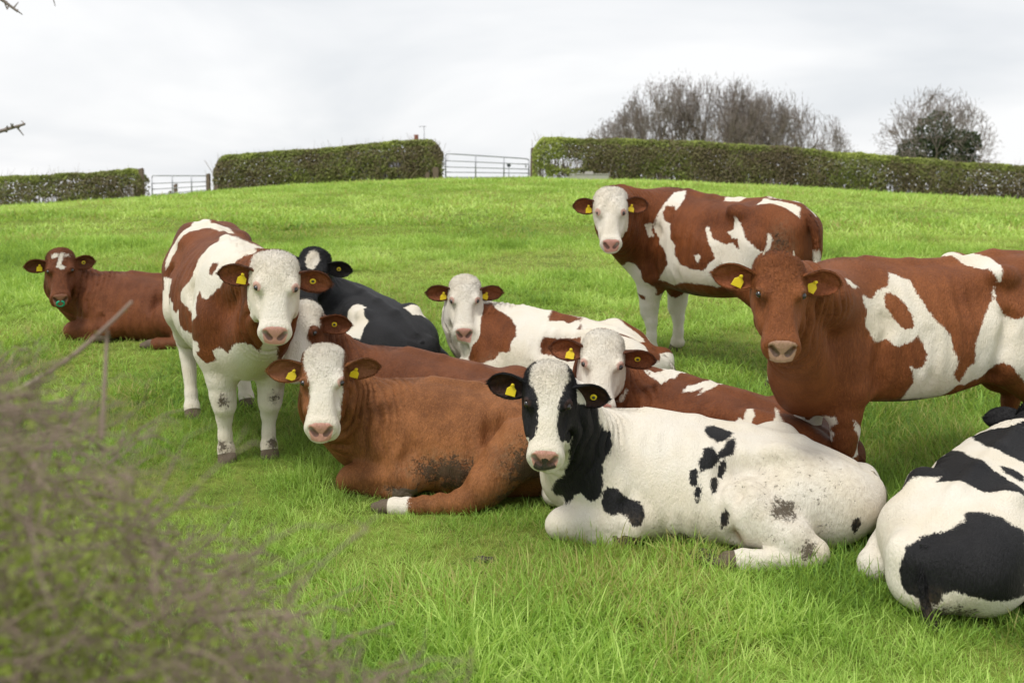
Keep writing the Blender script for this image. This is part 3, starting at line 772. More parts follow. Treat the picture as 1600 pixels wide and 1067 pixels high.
    b = m.bsdf(Base_Color=col, Roughness=rough, Normal=bp, Sheen_Weight=sh, Sheen_Roughness=.45)
    m.put(b.inputs['Specular IOR Level'], m.math('MULTIPLY_ADD', pf, .3, .20))
    b.inputs['Sheen Tint'].default_value = (1, .93, .85, 1)
    return m.m

def eye_material():
    m = NT('eye_gloss'); b = m.bsdf(Base_Color=(.012, .008, .006), Roughness=.06); b.inputs['Coat Weight'].default_value = .6
    return m.m
M_EYE = eye_material()
M_TAG = simple('ear_tag_yellow', (.83, .62, .02), .42, var=.08, scale=60)
M_RING = simple('green_plastic', (.01, .42, .24), .35)
M_HORN = simple('horn', (.55, .47, .36), .5, var=.2, scale=40)
M_TAGD = simple('ear_tag_stud_dark', (.05, .05, .03), .5)
BROWN = ((.140, .050, .015), (.272, .106, .036))
RED = ((.102, .029, .008), (.180, .054, .015))
BLACK = ((.0075, .0075, .0085), (.014, .0135, .0145))
def herd_mats(nm, pair, **kw):
    return dict(coat=coat_material(nm + '_hide', pair[0], pair[1], **kw), eye=M_EYE, tag=M_TAG, tag_dark=M_TAGD)
# hide markings: outlines on the skin in body coordinates (x forward, y left, z up), +1 white on dark, -1 dark on white
PATCHES = {
 'H': [
  dict(w=-1, n=(-0.1, 1.0, 0.02), p=[(0.479, 0.53, 0.773), (0.388, 0.308, 0.714), (0.378, 0.353, 0.648), (0.359, 0.34, 0.599), (0.324, 0.275, 0.576), (0.315, 0.304, 0.505), (0.327, 0.324, 0.471), (0.358, 0.341, 0.435), (0.359, 0.353, 0.372), (0.353, 0.356, 0.32), (0.368, 0.362, 0.262), (0.401, 0.354, 0.238), (0.441, 0.345, 0.246), (0.468, 0.336, 0.275), (0.495, 0.333, 0.259), (0.517, 0.308, 0.216), (0.543, 0.303, 0.193), (0.56, 0.265, 0.226), (0.609, 0.184, 0.204), (0.629, 0.185, 0.237), (0.597, 0.302, 0.317), (0.551, 0.362, 0.365), (0.519, 0.434, 0.467), (0.508, 0.483, 0.547), (0.493, 0.512, 0.621), (0.485, 0.533, 0.704)]),
  dict(w=-1, n=(-0.02, 0.98, 0.22), p=[(0.355, 0.36, 0.295), (0.336, 0.358, 0.315), (0.311, 0.355, 0.32), (0.278, 0.354, 0.304), (0.245, 0.356, 0.274), (0.213, 0.351, 0.263), (0.18, 0.356, 0.251), (0.154, 0.363, 0.222), (0.149, 0.378, 0.181), (0.165, 0.395, 0.147), (0.196, 0.408, 0.143), (0.222, 0.406, 0.16), (0.236, 0.395, 0.188), (0.269, 0.388, 0.197), (0.314, 0.383, 0.186), (0.347, 0.372, 0.194), (0.361, 0.364, 0.237)]),
  dict(w=-1, n=(-0.08, 0.78, 0.62), p=[(-0.144, 0.085, 0.567), (-0.184, 0.055, 0.567), (-0.25, 0.081, 0.553), (-0.283, 0.098, 0.546), (-0.248, 0.174, 0.529), (-0.202, 0.199, 0.521), (-0.157, 0.176, 0.539), (-0.137, 0.14, 0.554)]),
  dict(w=-1, n=(-0.11, 0.88, 0.46), p=[(-0.248, 0.174, 0.529), (-0.288, 0.151, 0.531), (-0.293, 0.196, 0.511), (-0.28, 0.24, 0.484), (-0.241, 0.265, 0.463), (-0.202, 0.27, 0.462), (-0.196, 0.261, 0.479), (-0.222, 0.233, 0.499)]),
  dict(w=-1, n=(-0.1, 0.92, 0.38), p=[(-0.131, 0.241, 0.503), (-0.176, 0.232, 0.509), (-0.202, 0.263, 0.473), (-0.209, 0.276, 0.445), (-0.17, 0.312, 0.421), (-0.138, 0.319, 0.421), (-0.117, 0.331, 0.404), (-0.106, 0.294, 0.458), (-0.125, 0.281, 0.468)]),
  dict(w=-1, n=(-0.14, 0.96, 0.24), p=[(-0.215, 0.272, 0.45), (-0.241, 0.267, 0.457), (-0.248, 0.276, 0.42), (-0.229, 0.291, 0.371), (-0.209, 0.295, 0.378), (-0.203, 0.286, 0.421)]),
  dict(w=-1, n=(-0.0, 0.96, 0.29), p=[(-0.068, 0.328, 0.414), (-0.1, 0.321, 0.424), (-0.107, 0.342, 0.387), (-0.101, 0.36, 0.347), (-0.075, 0.362, 0.343), (-0.062, 0.345, 0.379)]),
  dict(w=-1, n=(-0.02, 0.98, 0.21), p=[(-0.094, 0.361, 0.347), (-0.122, 0.355, 0.353), (-0.123, 0.37, 0.306), (-0.108, 0.378, 0.268), (-0.093, 0.38, 0.274), (-0.089, 0.372, 0.311)]),
  dict(w=-1, n=(-0.2, 0.92, 0.34), p=[(-0.171, 0.335, 0.382), (-0.196, 0.303, 0.384), (-0.21, 0.309, 0.356), (-0.199, 0.363, 0.32), (-0.177, 0.374, 0.314), (-0.167, 0.361, 0.344)]),
  dict(w=-1, n=(0.38, 0.92, 0.06), p=[(-0.222, 0.41, 0.24), (-0.24, 0.427, 0.262), (-0.253, 0.446, 0.241), (-0.248, 0.433, 0.178), (-0.224, 0.402, 0.163), (-0.217, 0.405, 0.199)]),
  dict(w=-1, n=(-0.2, 0.98, -0.06), p=[(-0.844, 0.353, 0.224), (-0.883, 0.339, 0.228), (-0.891, 0.33, 0.199), (-0.868, 0.326, 0.158), (-0.857, 0.319, 0.135), (-0.84, 0.348, 0.19)]),
 ],
 'E': [
 ],
 'B': [
  dict(w=1, n=(0.72, -0.41, 0.57), p=[(-0.877, -0.013, 1.29), (-0.737, 0.008, 1.303), (-0.558, -0.013, 1.302), (-0.551, 0.09, 1.272), (-0.434, 0.109, 1.246), (-0.297, -0.007, 1.28), (-0.484, -0.032, 1.283), (-0.528, -0.074, 1.273), (-0.512, -0.152, 1.257), (-0.477, -0.208, 1.229), (-0.511, -0.237, 1.176), (-0.554, -0.257, 1.103), (-0.553, -0.284, 1.037), (-0.585, -0.303, 0.999), (-0.617, -0.296, 1.062), (-0.652, -0.259, 1.132), (-0.648, -0.198, 1.225), (-0.658, -0.128, 1.273), (-0.787, -0.08, 1.286)]),
  dict(w=1, n=(0.74, -0.54, 0.4), p=[(-0.09, 0.003, 1.289), (0.201, 0.011, 1.301), (0.357, 0.034, 1.297), (0.385, 0.124, 1.26), (0.97, -0.041, 1.316), (0.818, -0.068, 1.288), (0.779, -0.104, 1.252), (0.654, -0.139, 1.194), (0.68, -0.16, 1.14), (0.574, -0.186, 1.065), (0.52, -0.237, 1.007), (0.47, -0.258, 1.006), (0.428, -0.257, 1.045), (0.405, -0.274, 0.996), (0.474, -0.291, 0.904), (0.389, -0.3, 0.843), (0.175, -0.287, 0.896), (0.023, -0.309, 0.917), (0.006, -0.309, 0.954), (0.096, -0.279, 1.022), (0.172, -0.252, 1.08), (0.096, -0.214, 1.161), (0.104, -0.176, 1.208), (0.018, -0.081, 1.257), (-0.119, -0.04, 1.27)]),
  dict(w=1, n=(0.9, -0.4, -0.17), p=[(0.54, -0.218, 0.717), (0.587, -0.181, 0.739), (0.684, -0.156, 0.728), (0.797, -0.147, 0.795), (0.9, -0.116, 0.832), (0.958, -0.078, 0.824), (0.938, -0.031, 0.781), (1.266, -0.082, 0.914), (1.286, -0.034, 0.916), (0.771, 0.106, 0.685), (0.554, 0.092, 0.563), (0.399, 0.061, 0.452), (-0.755, 0.227, 0.159), (0.525, -0.114, 0.555), (0.492, -0.169, 0.521), (0.457, -0.222, 0.547), (0.485, -0.233, 0.631), (0.534, -0.196, 0.661)]),
  dict(w=1, n=(0.76, -0.65, -0.01), p=[(-0.429, -0.309, 0.773), (-0.061, -0.316, 0.759), (-0.705, -0.184, 0.456), (0.466, -0.272, 0.705), (0.456, -0.284, 0.749), (0.046, -0.302, 0.747), (-0.146, -0.326, 0.792)]),
  dict(w=1, n=(0.69, -0.7, 0.2), p=[(-0.586, -0.311, 0.957), (-0.36, -0.305, 0.984), (-0.263, -0.326, 0.934), (-0.475, -0.309, 0.848), (-0.545, -0.314, 0.887)]),
  dict(w=-1, n=(0.76, -0.55, 0.33), p=[(0.469, -0.194, 1.199), (0.506, -0.16, 1.21), (0.525, -0.175, 1.176), (0.514, -0.211, 1.134), (0.474, -0.213, 1.155)]),
 ],
 'J': [
  dict(w=1, n=(0.06, 0.88, 0.46), p=[(0.52, 0.384, 1.268), (0.448, 0.295, 1.25), (0.418, 0.293, 1.224), (0.371, 0.271, 1.2), (0.417, 0.315, 1.204), (0.517, 0.414, 1.247)]),
  dict(w=1, n=(0.3, 0.95, 0.1), p=[(0.113, 0.133, 1.242), (0.079, 0.148, 1.227), (0.011, 0.177, 1.198), (0.008, 0.218, 1.156), (-0.007, 0.251, 1.111), (-0.024, 0.271, 1.077), (-0.061, 0.293, 1.024), (-0.105, 0.315, 0.976), (-0.147, 0.318, 0.931), (-0.157, 0.329, 0.858), (-0.193, 0.332, 0.801), (-0.172, 0.315, 0.729), (-0.226, 0.282, 0.667), (-0.199, 0.22, 0.602), (-0.131, 0.146, 0.561), (0.046, 0.177, 0.575), (0.049, 0.245, 0.638), (0.041, 0.284, 0.698), (0.064, 0.305, 0.754), (0.087, 0.306, 0.787), (0.037, 0.307, 0.763), (0.004, 0.32, 0.791), (-0.006, 0.322, 0.841), (0.011, 0.314, 0.89), (0.043, 0.306, 0.939), (0.071, 0.307, 0.916), (0.096, 0.302, 0.904), (0.159, 0.292, 0.887), (0.199, 0.277, 0.923), (0.225, 0.275, 0.917), (0.266, 0.273, 0.907), (0.299, 0.268, 0.957), (0.332, 0.279, 1.01), (0.323, 0.279, 1.071), (0.355, 0.281, 1.158), (0.278, 0.248, 1.13), (0.221, 0.209, 1.163), (0.161, 0.203, 1.178)]),
  dict(w=1, n=(0.28, 0.96, 0.04), p=[(-0.456, 0.237, 1.158), (-0.471, 0.241, 1.151), (-0.453, 0.255, 1.091), (-0.476, 0.278, 1.038), (-0.524, 0.284, 0.999), (-0.567, 0.297, 0.993), (-0.603, 0.306, 1.018), (-0.724, 0.306, 0.987), (-0.802, 0.198, 0.7), (-0.638, 0.284, 0.641), (-0.584, 0.313, 0.69), (-0.517, 0.32, 0.753), (-0.473, 0.298, 0.772), (-0.431, 0.277, 0.736), (-0.368, 0.266, 0.692), (-0.271, 0.271, 0.655), (-0.226, 0.282, 0.667), (-0.254, 0.32, 0.763), (-0.297, 0.318, 0.785), (-0.284, 0.331, 0.877), (-0.319, 0.318, 0.947), (-0.375, 0.286, 1.026), (-0.433, 0.253, 1.092)]),
  dict(w=1, n=(0.42, 0.76, 0.5), p=[(-0.477, -0.224, 1.255), (-0.534, -0.194, 1.261), (-0.497, 0.008, 1.293), (-0.551, 0.059, 1.281), (-0.551, 0.132, 1.257), (-0.491, 0.255, 1.235), (-0.484, 0.257, 1.198), (-0.469, 0.248, 1.184), (-0.449, 0.233, 1.227), (-0.464, 0.161, 1.239), (-0.419, 0.121, 1.241), (-0.381, 0.089, 1.25), (-0.368, 0.044, 1.269), (-0.355, 0.018, 1.284)]),
  dict(w=1, n=(0.6, 0.8, -0.08), p=[(0.473, -0.113, 0.422), (0.435, -0.078, 0.425), (0.472, 0.137, 0.509), (0.44, 0.213, 0.524), (0.437, 0.198, 0.482), (0.343, -0.115, 0.366), (0.464, -0.101, 0.373)]),
  dict(w=1, n=(0.04, 1.0, 0.02), p=[(0.369, 0.247, 0.516), (0.325, 0.233, 0.484), (0.288, 0.193, 0.446), (0.297, 0.197, 0.396), (0.28, 0.168, 0.307), (0.32, 0.199, 0.291), (0.34, 0.198, 0.286), (0.312, 0.197, 0.327), (0.302, 0.197, 0.378), (0.325, 0.224, 0.425), (0.347, 0.232, 0.454)]),
  dict(w=-1, n=(0.35, 0.91, 0.24), p=[(0.19, 0.218, 1.145), (0.158, 0.221, 1.151), (0.108, 0.233, 1.126), (0.076, 0.263, 1.08), (0.059, 0.282, 1.034), (0.057, 0.297, 0.987), (0.081, 0.297, 0.97), (0.122, 0.285, 0.978), (0.151, 0.273, 1.018), (0.182, 0.254, 1.059), (0.199, 0.238, 1.094)]),
 ],
 'I': [
  dict(w=1, n=(-0.46, 0.88, 0.09), p=[(0.147, 0.035, 1.296), (0.078, 0.123, 1.243), (0.067, 0.18, 1.201), (0.066, 0.217, 1.164), (0.12, 0.192, 1.19), (0.175, 0.211, 1.186), (0.186, 0.236, 1.147), (0.147, 0.255, 1.086), (0.074, 0.273, 1.068), (0.041, 0.304, 0.968), (-0.02, 0.318, 0.924), (-0.025, 0.322, 0.86), (-0.087, 0.328, 0.796), (-0.157, 0.327, 0.786), (-0.209, 0.324, 0.773), (-0.305, 0.315, 0.778), (-0.357, 0.316, 0.835), (-0.415, 0.306, 0.88), (-0.358, 0.312, 0.962), (-0.316, 0.295, 1.013), (-0.27, 0.27, 1.07), (-0.29, 0.26, 1.084), (-0.367, 0.294, 1.012), (-0.488, 0.286, 0.981), (-0.548, 0.289, 1), (-0.642, 0.319, 0.964), (-0.609, 0.303, 1.039), (-0.541, 0.282, 1.03), (-0.485, 0.267, 1.067), (-0.532, 0.264, 1.084), (-0.546, 0.264, 1.185), (-0.569, 0.252, 1.156), (-0.652, 0.287, 1.086), (-0.676, 0.304, 1.052), (-0.772, 0.283, 0.982), (-0.807, 0.258, 0.96), (-0.825, 0.245, 1.022), (-0.816, 0.237, 1.088), (-0.839, 0.227, 1.09), (-0.856, 0.226, 1.049), (-0.843, 0.237, 0.999), (-0.817, 0.242, 0.911), (-0.787, 0.222, 0.808), (-0.572, 0.326, 0.726), (-0.377, 0.242, 0.667), (-0.277, 0.284, 0.676), (-0.079, 0.28, 0.662), (0.064, 0.228, 0.618), (0.156, 0.229, 0.632), (0.228, 0.224, 0.635), (0.084, 0.303, 0.753), (0.052, 0.308, 0.778), (0.078, 0.311, 0.86), (0.168, 0.288, 0.927), (0.218, 0.277, 0.987), (0.231, 0.283, 1.039), (0.208, 0.261, 1.133), (0.199, 0.197, 1.21), (0.202, 0.102, 1.279)]),
  dict(w=1, n=(-0.75, 0.66, -0.05), p=[(0.267, 0.341, 1.046), (0.243, 0.309, 1.059), (0.23, 0.285, 1.053), (0.244, 0.289, 1.012), (0.23, 0.283, 0.96), (0.265, 0.304, 0.957), (0.271, 0.318, 0.997)]),
  dict(w=1, n=(-0.52, 0.81, -0.28), p=[(0.537, 0.321, 0.705), (0.397, 0.388, 0.761), (0.372, 0.338, 0.74), (0.348, 0.304, 0.693), (0.343, 0.271, 0.61), (0.315, 0.251, 0.599), (0.296, 0.185, 0.555), (0.319, 0.17, 0.469), (0.352, 0.203, 0.399), (0.366, 0.237, 0.496), (0.48, 0.208, 0.518), (0.517, 0.236, 0.624)]),
  dict(w=1, n=(-0.5, 0.49, 0.72), p=[(-0.602, 0, 1.313), (-0.742, -0.006, 1.303), (-0.736, -0.117, 1.287), (-0.738, 0, 1.303), (-0.632, -0.025, 1.308), (-0.617, 0.014, 1.312)]),
  dict(w=1, n=(-0.45, 0.56, 0.7), p=[(-0.326, -0.003, 1.284), (-0.456, 0, 1.29), (-0.441, 0.004, 1.287), (-0.367, 0.004, 1.289)]),
  dict(w=1, n=(-0.41, 0.91, 0.04), p=[(-0.229, 0.329, 0.878), (-0.282, 0.33, 0.891), (-0.291, 0.33, 0.866), (-0.257, 0.33, 0.824)]),
 ],
 'F': [
  dict(w=-1, n=(-0.34, 0.87, 0.35), p=[(0.406, 0.169, 0.598), (0.405, 0.016, 0.571), (0.322, 0.104, 0.546), (0.246, 0.129, 0.531), (0.15, 0.178, 0.509), (0.069, 0.241, 0.463), (0.036, 0.298, 0.406), (0.066, 0.323, 0.364), (0.058, 0.35, 0.299), (0.154, 0.338, 0.281), (0.181, 0.368, 0.233), (0.289, 0.388, 0.193), (0.419, 0.35, 0.204), (0.394, 0.353, 0.273), (0.358, 0.348, 0.367), (0.343, 0.299, 0.45), (0.379, 0.214, 0.522)]),
  dict(w=-1, n=(-0.37, 0.62, 0.69), p=[(-0.101, -0.009, 0.55), (-0.143, -0.14, 0.501), (-0.364, -0.021, 0.517), (-0.506, -0.212, 0.484), (-0.515, -0.215, 0.484), (-0.446, -0.185, 0.471), (-0.388, -0.148, 0.472), (-0.371, -0.015, 0.518), (-0.324, -0.008, 0.521), (-0.319, 0.053, 0.5), (-0.295, 0.117, 0.491), (-0.213, 0.072, 0.508), (-0.145, 0.028, 0.532)]),
  dict(w=-1, n=(-0.33, 0.88, 0.35), p=[(-0.18, 0.28, 0.417), (-0.23, 0.265, 0.416), (-0.295, 0.253, 0.409), (-0.475, 0.261, 0.441), (-0.505, 0.318, 0.405), (-0.534, 0.389, 0.348), (-0.466, 0.445, 0.303), (-0.396, 0.443, 0.333), (-0.305, 0.43, 0.327), (-0.188, 0.334, 0.314), (-0.169, 0.313, 0.371)]),
  dict(w=-1, n=(-0.63, 0.51, 0.58), p=[(-0.528, -0.216, 0.484), (-0.592, -0.239, 0.456), (-0.681, -0.229, 0.425), (-0.735, -0.246, 0.386), (-0.828, -0.172, 0.341), (-0.928, -0.086, 0.338), (-1.022, 0.129, 0.293), (-0.988, 0.204, 0.318), (-0.926, 0.157, 0.388), (-0.792, -0.11, 0.383), (-0.714, -0.129, 0.424), (-0.627, -0.164, 0.454)]),
 ],
 'G': [
  dict(w=1, n=(-0.45, 0.54, 0.71), p=[(0.33, -0.09, 0.541), (0.251, -0.083, 0.543), (0.138, -0.142, 0.524), (0.12, -0.151, 0.518), (0.087, 0.065, 0.538), (0.134, 0.047, 0.546), (0.231, -0.041, 0.546)]),
  dict(w=1, n=(-0.39, 0.68, 0.62), p=[(-0.027, 0.17, 0.495), (-0.021, 0.098, 0.518), (-0.074, 0.037, 0.533), (-0.116, -0.014, 0.541), (-0.123, -0.161, 0.488), (-0.169, 0.02, 0.525), (-0.11, 0.07, 0.514), (-0.08, 0.14, 0.502)]),
  dict(w=1, n=(-0.21, 0.78, 0.59), p=[(-0.409, 0.295, 0.391), (-0.42, 0.238, 0.432), (-0.474, 0.266, 0.433), (-0.448, 0.167, 0.466), (-0.489, 0.183, 0.476), (-0.527, 0.244, 0.467), (-0.532, 0.3, 0.422), (-0.506, 0.342, 0.39), (-0.438, 0.335, 0.387)]),
  dict(w=1, n=(-0.33, 0.76, 0.56), p=[(-0.611, 0.314, 0.417), (-0.648, 0.279, 0.445), (-0.639, 0.211, 0.471), (-0.551, 0.045, 0.463), (-0.575, 0.045, 0.46), (-0.657, 0.201, 0.472), (-0.702, 0.245, 0.461), (-0.677, 0.274, 0.449), (-0.669, 0.306, 0.426)]),
  dict(w=1, n=(-0.65, 0.73, 0.19), p=[(0.305, 0.346, 0.424), (0.282, 0.297, 0.496), (0.272, 0.284, 0.487), (0.276, 0.319, 0.423)]),
  dict(w=1, n=(-0.33, 0.86, 0.39), p=[(-0.699, 0.319, 0.412), (-0.757, 0.31, 0.414), (-0.764, 0.324, 0.397), (-0.693, 0.338, 0.39)]),
 ],
 'C': [
  dict(w=1, n=(-0.6, 0.66, 0.45), p=[(-0.29, 0.181, 0.522), (-0.322, 0.143, 0.532), (-0.416, 0.137, 0.521), (-0.581, 0.245, 0.492), (-0.652, 0.252, 0.466), (-0.675, 0.305, 0.43), (-0.714, 0.356, 0.359), (-0.59, 0.374, 0.354), (-0.475, 0.368, 0.375), (-0.314, 0.26, 0.412), (-0.304, 0.234, 0.486)]),
  dict(w=1, n=(-0.8, 0.1, 0.59), p=[(-0.537, -0.121, 0.508), (-0.543, -0.195, 0.527), (-0.563, -0.251, 0.493), (-0.59, -0.272, 0.439), (-0.644, -0.276, 0.419), (-0.642, -0.215, 0.458), (-0.654, -0.126, 0.475), (-0.608, -0.134, 0.488)]),
 ],
 'K': [
  dict(w=-1, n=(-0.73, -0.08, 0.68), p=[(-0.514, 0.246, 0.537), (-0.491, 0.207, 0.554), (-0.153, 0.283, 0.492), (-0.072, 0.249, 0.529), (-0.286, 0.06, 0.581), (-0.383, -0.08, 0.566), (-0.414, -0.169, 0.54), (-0.421, -0.234, 0.51), (-0.505, -0.263, 0.506), (-0.574, -0.175, 0.535), (-0.584, -0.104, 0.522), (-0.592, -0.03, 0.547), (-0.576, 0.053, 0.538), (-0.592, 0.111, 0.523), (-0.539, 0.113, 0.536), (-0.58, 0.156, 0.53), (-0.608, 0.223, 0.51), (-0.628, 0.308, 0.4), (-0.643, 0.325, 0.372), (-0.641, 0.323, 0.376), (-0.578, 0.254, 0.496)]),
  dict(w=-1, n=(-0.9, -0.34, 0.29), p=[(-1.012, 0.053, 0.349), (-0.938, 0.016, 0.38), (-0.901, -0.055, 0.406), (-0.838, -0.115, 0.446), (-0.777, -0.103, 0.47), (-0.756, -0.157, 0.477), (-0.731, -0.232, 0.469), (-0.718, -0.301, 0.433), (-0.692, -0.329, 0.408), (-0.752, -0.359, 0.163), (-0.88, -0.321, 0.162), (-0.964, -0.256, 0.177), (-1.025, -0.159, 0.206), (-1.037, -0.117, 0.192), (-1.031, -0.092, 0.129), (-1.04, -0.035, 0.134), (-1.04, 0.053, 0.153), (-1.038, 0.081, 0.207), (-1.039, 0.077, 0.27), (-1.018, 0.063, 0.342)]),
  dict(w=-1, n=(-0.7, -0.11, 0.7), p=[(0.11, 0.219, 0.564), (0.12, 0.129, 0.618), (0.136, 0.052, 0.643), (0.335, 0.01, 0.652), (-0.196, -0.17, 0.567), (-0.191, -0.09, 0.59), (-0.176, 0.022, 0.612), (-0.041, 0.139, 0.594)]),
  dict(w=-1, n=(-0.67, -0.41, 0.62), p=[(-0.313, -0.081, 0.576), (-0.3, -0.128, 0.569), (-0.302, -0.193, 0.544), (-0.362, -0.214, 0.524), (-0.368, -0.127, 0.559)]),
 ],
}
# ---------------------------------------------------------------- the herd
def whole_white(q): return np.full(len(q), .05)
def hw_y(q, xs, ws): return np.interp(q[:, 0], xs, ws)
def blaze_E(q):
    w = hw_y(q, [-.1, .05, .13, .20, .27, .35, .42, .6], [.10, .105, .085, .070, .066, .075, .11, .2])
    wl = hw_y(q, [-.1, .10, .2, .30, .37, .42, .6], [.10, .105, .108, .095, .10, .12, .2])
    y = q[:, 1]
    s = np.where(y > 0, wl - y, w + y)
    return np.minimum(s, q[:, 2]+.17)
def blaze_H(q):
    w = hw_y(q, [-.1, .0, .06, .11, .17, .24, .30, .36, .40, .6], [.06, .085, .09, .070, .050, .047, .045, .055, .12, .2])
    y = np.abs(q[:, 1] - .004)
    return np.maximum(w - y, np.where(q[:, 0] > .33, np.minimum((q[:, 0]-.34)*.8 + (-.11-q[:, 2])*.8, .05), -.05))
def star_C(q):
    return .052 - np.sqrt(((q[:, 0]-.09)*.62)**2 + ((q[:, 1]+.005))**2)
def star_A(q):
    a = .017 - np.abs(q[:, 1] + .01 + .25*(q[:, 0]-.12)); a = np.where((q[:, 0] > .02) & (q[:, 0] < .165), a, -.03)
    b = .016 - np.sqrt(((q[:, 0]-.045)*.8)**2 + (np.abs(q[:, 1]+.042)*.55)**2)
    c = .018 - np.sqrt(((q[:, 0]-.165))**2 + ((q[:, 1]-.012)*.6)**2)
    d = .012 - np.sqrt(((q[:, 0]-.05))**2 + ((q[:, 1]-.058)*.55)**2)
    return np.maximum.reduce([a, b, c, d])
def blaze_D(q):
    e = np.sqrt(((q[:, 0]-.20)*.75)**2 + (np.abs(q[:, 1])-.115)**2) - .052
    return np.minimum(e, .12 - np.abs(q[:, 1]))
def all_dark(q): return np.full(len(q), -.05)

SPECS = {
 'H': dict(head_w=0.97, ears={-1: (6, 6, 18), 1: (-6, 12, 24)}, pose='lie', lift=-.02, zs=0.95, loc=(.85, 6.50), yaw=172, poll=(0.178, 6.05, 1.628), face=(-2.7, 56, 2.5), head_scale=1, base_white=.05,
           label='white cow with black blotches lying nearest the camera, black patches round both eyes', facemask=blaze_H,
           tags={-1: [('flag', .42, -.012, 10)], 1: [('round', .62, 0, 0)]}, neck_bend=(0, .03, .02), over=dict(brisket=(.47, 0, .20))),
 'E': dict(head_w=1, ears={-1: (-2, 4, 14), 1: (8, 10, 30)}, pose='lie', lift=-.02, zs=0.94, over=dict(hindL=[[(-.64, .18, .27), .18], [(-.42, .36, .34), .15], [(-.22, .49, .15), .105], [(-.15, .53, .09), .075], [(-.10, .54, .07), .062], [(.18, .57, .05), .046], [(.25, .57, .05), .051], [(.33, .57, .045), .052]]), loc=(-.30, 7.25), yaw=172, poll=(-1.014, 6.85, 1.624), face=(4.5, 56, 1.4), head_scale=1,
           label='plain brown cow with a white blaze lying in front, one white hind foot stretched forward', facemask=blaze_E,
           tags={-1: [('flag', .36, -.02, 25)], 1: [('flag', .36, -.02, -15)]}),
 'B': dict(head_w=1.03, ears={-1: (4, 8, 22), 1: (-6, 10, 16)}, pose='stand', over=dict(hooks=[(-.52, .175, 1.19), .055]), scale=1.03, loc=(-1.76, 8.02), yaw=-67, poll=(-1.277, 6.95, 2.12), face=(11.7, 57, 3), head_scale=0.985, flip=-1, legs=dict(foreL=(0, -.02), foreR=(0, .02), hindR=(.22, 0), hindL=(.05, .08)),
           label='white faced brown and white cow standing at the left with muddy white front knees', facemask=whole_white,
           tags={-1: [('flag', .40, -.015, 10)], 1: [('round', .5, 0, 0)]}),
 'F': dict(head_w=0.98, ears={-1: (0, 2, 18), 1: (4, 10, 28)}, pose='lie', lift=-.02, zs=0.86, loc=(.21, 9.5), yaw=150, poll=(-0.351, 9.55, 1.86), face=(1.7, 55, 1.1), head_scale=0.965, base_white=.05, grid=.03,
           label='mostly white cow with a brown neck and back patch lying in mid field', facemask=whole_white,
           tags={-1: [('flag', .36, -.02, 5)], 1: [('flag', .36, -.02, -15)]}),
 'G': dict(head_w=1.04, ears={-1: (6, 8, 10), 1: (-4, 14, 30)}, pose='lie', lift=-.02, zs=0.85, loc=(1.07, 7.52), yaw=143, poll=(0.531, 7.35, 1.654), face=(-4.5, 55, 3.7), head_scale=0.99,
           label='dark brown cow with a white face lying directly behind the black and white one', facemask=whole_white,
           tags={-1: [('flag', .42, -.015, 5)], 1: [('round', .5, 0, 0)]}),
 'J': dict(ears={-1: (8, 4, 20), 1: (0, 8, 18)}, pose='stand', scale=1.03, lift=-.01, legs=dict(foreL=(-.09, 0)), neck_bend=(-.04, .06, -.02), over=dict(brisket=(.53, 0, .63), brisket_r=(.15, .085), neck_r=(.17, .11)), loc=(2.10, 7.05), yaw=196, poll=(1.275, 6.1, 2.15), face=(-2.5, 57, 1.2), head_scale=1.02,
           label='brown faced brown and white cow standing at the right edge of the picture', facemask=all_dark,
           tags={-1: [('flag', .40, -.012, 18)], 1: [('flag', .36, -.015, -25)]}),
 'I': dict(head_w=0.95, ears={-1: (2, 10, 24), 1: (6, 4, 16)}, pose='stand', scale=1.06, loc=(1.50, 10.07), yaw=128, poll=(0.741, 9.7, 2.511), face=(-3.1, 55.5, -0.6), head_scale=0.98, grid=.03,
           label='white faced brown and white cow standing farthest up the slope, tail hanging', facemask=whole_white,
           tags={-1: [('flag', .40, -.02, 5)], 1: [('flag', .36, -.02, -12)]}),
 'A': dict(head_w=0.98, ears={-1: (-2, 6, 26), 1: (8, 12, 14)}, pose='lie', lift=-.02, zs=.86, loc=(-3.17, 11.15), yaw=170, poll=(-3.842, 10.9, 2.019), face=(18, 55, 1), head_scale=0.97, grid=.03,
           label='dark red cow lying far left with a green ring in its nose', facemask=star_A,
           tags={-1: [('flag', .40, -.015, 10)], 1: [('round', .5, 0, 0)]}),
 'C': dict(pose='lie', lift=-.02, zs=.95, loc=(-1.25, 10.2), yaw=126, poll=(-1.521, 9.9, 2.055), face=(0, 52, 8), head_scale=0.97, grid=.03,
           label='black cow with a white forehead spot lying behind the standing white faced cow', facemask=star_C,
           tags={1: [('round', .5, 0, 0)]}),
 'D': dict(pose='lie', lift=-.02, zs=0.94, loc=(-.52, 8.0), yaw=152, poll=(-1.275, 7.75, 1.80), face=(-4, 52, 2), head_scale=0.97,
           label='brown cow lying half hidden behind the white blazed brown one', facemask=blaze_D,
           tags={1: [('round', .5, 0, 0)]}),
 'K': dict(pose='lie', lift=-.02, loc=(2.40, 6.13), yaw=50, poll=(2.80, 6.66, 1.37), face=(140, 48, 0), flip=-1, base_white=.05,
           label='black and white cow lying at the right edge seen from its rump', facemask=all_dark,
           tags={-1: [('flag', .40, -.012, 10)], 1: [('flag', .40, -.02, 10)]}),
}
